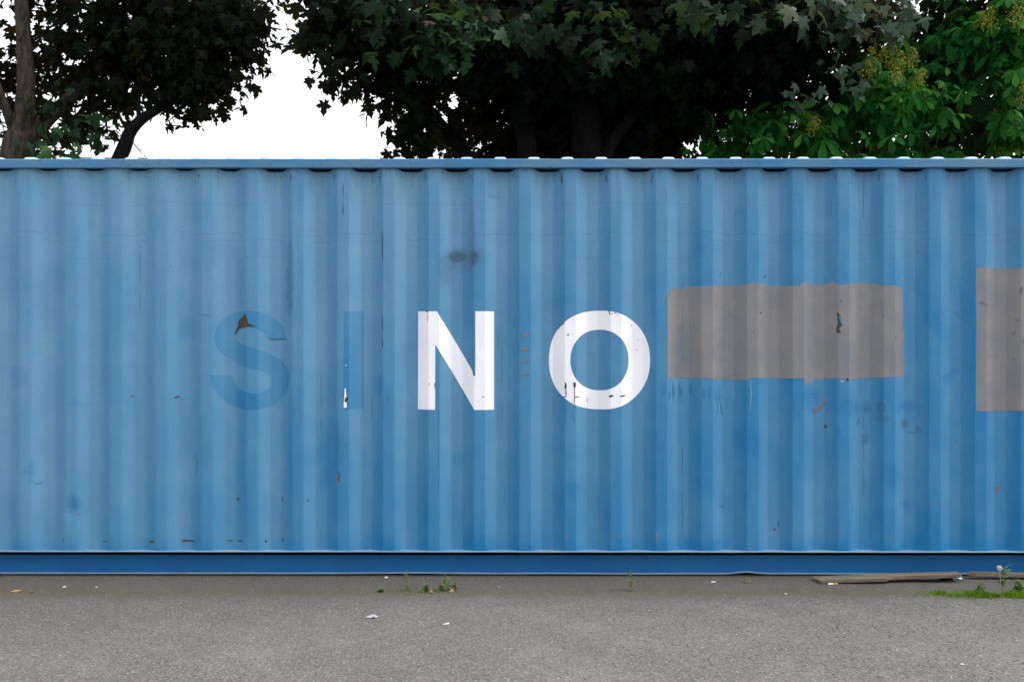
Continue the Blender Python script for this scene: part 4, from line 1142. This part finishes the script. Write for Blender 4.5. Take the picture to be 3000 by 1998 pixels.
# grit: uncountable crumbs of asphalt and stone
Vs, cs, ls, ms, base = [], [], [], [], 0
tet = np.array(((1, 0, -.4), (-.5, .87, -.4), (-.5, -.87, -.4), (0.1, 0, .8)))
tf = np.array((0, 2, 1, 0, 1, 3, 1, 2, 3, 2, 0, 3))
n = 2600
for k in range(n):
    if k < 1300: p = np.array((rng.uniform(-3.6, 3.6), -0.012 - abs(rng.normal()) * 0.05, 0))
    elif k < 1800: p = np.array((rng.uniform(-3.6, 3.6), -0.38 + rng.normal() * 0.07, 0))
    else: p = np.array((rng.uniform(-3.4, 3.4), rng.uniform(-2.4, -0.05), 0))
    s = rng.uniform(0.0015, 0.0045) * (1.5 if rng.random() < .06 else 1)
    a = rng.uniform(0, 6.28)
    R = np.array(((math.cos(a), -math.sin(a), 0), (math.sin(a), math.cos(a), 0), (0, 0, 1)))
    Vs.append(p + (tet * s * rng.uniform(.7, 1.3, (4, 3))) @ R.T + np.array((0, 0, s * .4)))
    cs.append(np.full(4, 3)); ls.append(tf + base); base += 4
    ms.append(np.full(4, int(rng.choice(4, p=(.60, .28, .02, .1)))))
me = np_mesh("grit", np.concatenate(Vs), np.concatenate(cs), np.concatenate(ls))
me.polygons.foreach_set("material_index", np.concatenate(ms).astype(np.int32))
M_grit = flat_paint("asphalt_crumb", (0.15, 0.14, 0.13), (0.09, 0.085, 0.08), 0.9, 60, 0.8)
tag(link("grit", me, [M_grit, M_stone3, M_stone2, M_wood]), kind='stuff')

# weeds and grass
def green(name, a, b, tr):
    return leaf_material(name, [(0.0, a), (0.5, tuple((x + y) / 2 for x, y in zip(a, b))), (1.0, b)], tr, 0.55)
M_grass = green("grass_blade", (0.070, 0.150, 0.008), (0.140, 0.250, 0.018), (0.14, 0.27, 0.01))
M_weed = green("weed_leaf", (0.080, 0.160, 0.025), (0.180, 0.270, 0.050), (0.17, 0.26, 0.04))
M_stem = flat_paint("weed_stem", (0.13, 0.15, 0.06), (0.10, 0.09, 0.05), 0.7, 60, 0.7)
M_fluff = flat_paint("seed_fluff", (0.55, 0.55, 0.52), (0.42, 0.42, 0.40), 0.9, 60, 0.5)

def blades(n, sampler, hmin, hmax, w):
    Vs, cs, ls, base = [], [], [], 0
    for k in range(n):
        x, y, hs = sampler()
        h = rng.uniform(hmin, hmax) * hs
        a = rng.uniform(0, 6.28); lean = rng.uniform(0.1, 0.8) * h
        dx, dy = math.cos(a), math.sin(a)
        sx, sy = -dy * w / 2, dx * w / 2
        V = [(x - sx, y - sy, 0), (x + sx, y + sy, 0), (x + dx * lean * .35 + sx * .8, y + dy * lean * .35 + sy * .8, h * .6), (x + dx * lean * .35 - sx * .8, y + dy * lean * .35 - sy * .8, h * .6),
             (x + dx * lean, y + dy * lean, h)]
        Vs.append(np.array(V)); cs.append(np.array((4, 3))); ls.append(np.array((0, 1, 2, 3, 3, 2, 4)) + base); base += 5
    return np.concatenate(Vs), np.concatenate(cs), np.concatenate(ls)
def grass_at(spots):
    tot = sum(s[4] for s in spots)
    def f():
        r_ = rng.random() * tot
        for px, py, rx, ry, w_ in spots:
            r_ -= w_
            if r_ <= 0: break
        c = ground_at(px, py); u = rng.normal(size=2) * 0.5
        q_ = max(0.25, 1 - 0.35 * float(np.hypot(*u)))
        return c[0] + u[0] * rx, c[1] + u[1] * ry, q_
    return f
V_, c_, l_ = blades(5200, grass_at([(2862, 1743, .075, .07, 3), (2890, 1746, .05, .05, 1), (2962, 1746, .05, .055, 1.6), (3010, 1744, .10, .08, 3.2), (2752, 1740, .06, .05, .6), (2806, 1745, .08, .06, .6), (2700, 1743, .08, .05, .15), (2925, 1748, .05, .03, .3), (3080, 1746, .15, .09, 2)]), 0.008, 0.036, 0.0026)
tag(link("grass", np_mesh("grass", V_, c_, l_), M_grass), kind='stuff')
V_, c_, l_ = blades(420, grass_at([(1115, 1733, .03, .03, .5), (1195, 1731, .04, .04, .6), (1240, 1734, .08, .05, 2), (1300, 1731, .06, .05, 1.2), (1030, 1732, .3, .05, .3), (1600, 1732, .2, .05, .3), (400, 1731, .5, .06, .4), (560, 1733, .4, .06, .4)]), 0.006, 0.022, 0.003)
tag(link("moss_tufts", np_mesh("moss_tufts", V_, c_, l_), M_weed), kind='stuff')

def weed(px, py, label, h, seed, branches=3, leaf=0.022, lean=0.1, fluff=None, bare=0.15):
    p = ground_at(px, py)
    r = random.Random(seed)
    e = empty("weed", (p[0], p[1], 0)); tag(e, label, "weed", None)
    bm = bmesh.new(); L = []
    for b in range(branches):
        hh = h * (1 - 0.25 * b * r.uniform(.5, 1.2)) if b else h
        ln = lean + r.uniform(-.22, .22) * (1 if b else 0)
        pts = [(0, 0, 0)] + [(ln * hh * t + r.uniform(-.004, .004), r.uniform(-.006, .006), hh * t) for t in (.25, .5, .75, 1)]
        sp = smooth_path(pts, 4)
        tube(bm, sp, [0.0022 * (1 - .6 * i / len(sp)) for i in range(len(sp))], 5)
        for i, q_ in enumerate(sp):
            if q_[2] < h * bare: continue
            for k in range(r.randint(1, 2)):
                L.append((q_, r.uniform(0, 6.28), leaf * (1.25 - 0.75 * q_[2] / h) * r.uniform(.7, 1.3)))
    st = bm_obj("stem", bm, M_stem, e)
    Vs, cs, ls, base = [], [], [], 0
    for q_, a, s in L:
        dx, dy = math.cos(a), math.sin(a); up = r.uniform(-.1, .8); w_ = s * .24
        V = [q_, q_ + np.array((dx * s * .5 - dy * w_, dy * s * .5 + dx * w_, up * s * .5)), q_ + np.array((dx * s * .5 + dy * w_, dy * s * .5 - dx * w_, up * s * .5)), q_ + np.array((dx * s, dy * s, up * s * .6))]
        Vs.append(np.array(V)); cs.append(np.array((4,))); ls.append(np.array((0, 2, 3, 1)) + base); base += 4
    link("foliage", np_mesh("foliage", np.concatenate(Vs), np.concatenate(cs), np.concatenate(ls)), M_weed, e)
    if fluff:
        bm = bmesh.new()
        c = Vector(fluff)
        tube(bm, [(0.0, 0, h * .3), tuple(c * 0.7 + Vector((0, 0, h * .1))), tuple(c)], [.0012, .001, .001], 5)
        for k in range(150):
            d = Vector((r.gauss(0, 1), r.gauss(0, 1), r.gauss(0, 1))).normalized()
            q_ = c + d * r.uniform(.009, .0155)
            bmesh.ops.create_icosphere(bm, subdivisions=1, radius=.0019, matrix=Matrix.Translation(q_))
        bm_obj("seed_head", bm, M_fluff, e)
weed(2932, 1748, "tall leafy weed with a pale seed head by the raised plank", 0.205, 3, 3, 0.036, 0.22, (-0.012, -0.01, 0.165), 0.28)
weed(2862, 1738, "low feathery weed rising out of the grass patch", 0.075, 5, 3, 0.022, 0.1)
weed(2880, 1738, "slender low weed just right of the feathery one in the grass", 0.07, 15, 2, 0.016, 0.05)
weed(1853, 1730, "lone upright weed standing clear at the foot of the container", 0.135, 7, 2, 0.026, -0.08)
weed(1196, 1730, "thin tall weed, leftmost of the clump at the container foot", 0.125, 8, 2, 0.018, -0.05)
weed(1312, 1730, "leafy upright weed near the orange leaf in the clump", 0.095, 9, 2, 0.030, -0.12)
weed(1250, 1733, "low bushy weed in the middle of the clump", 0.050, 10, 4, 0.024, 0.0)
weed(1292, 1730, "short pale green weed between bushy and upright weeds of the clump", 0.040, 11, 3, 0.018, 0.05)
weed(1332, 1729, "small weed at the clump's right end", 0.055, 12, 3, 0.020, 0.08)
weed(1115, 1733, "tiny yellowish weed standing apart before the clump", 0.022, 13, 5, 0.020, 0.0)
weed(2985, 1736, "bushy weed behind the grass at the photo's right edge", 0.085, 14, 5, 0.030, 0.0)
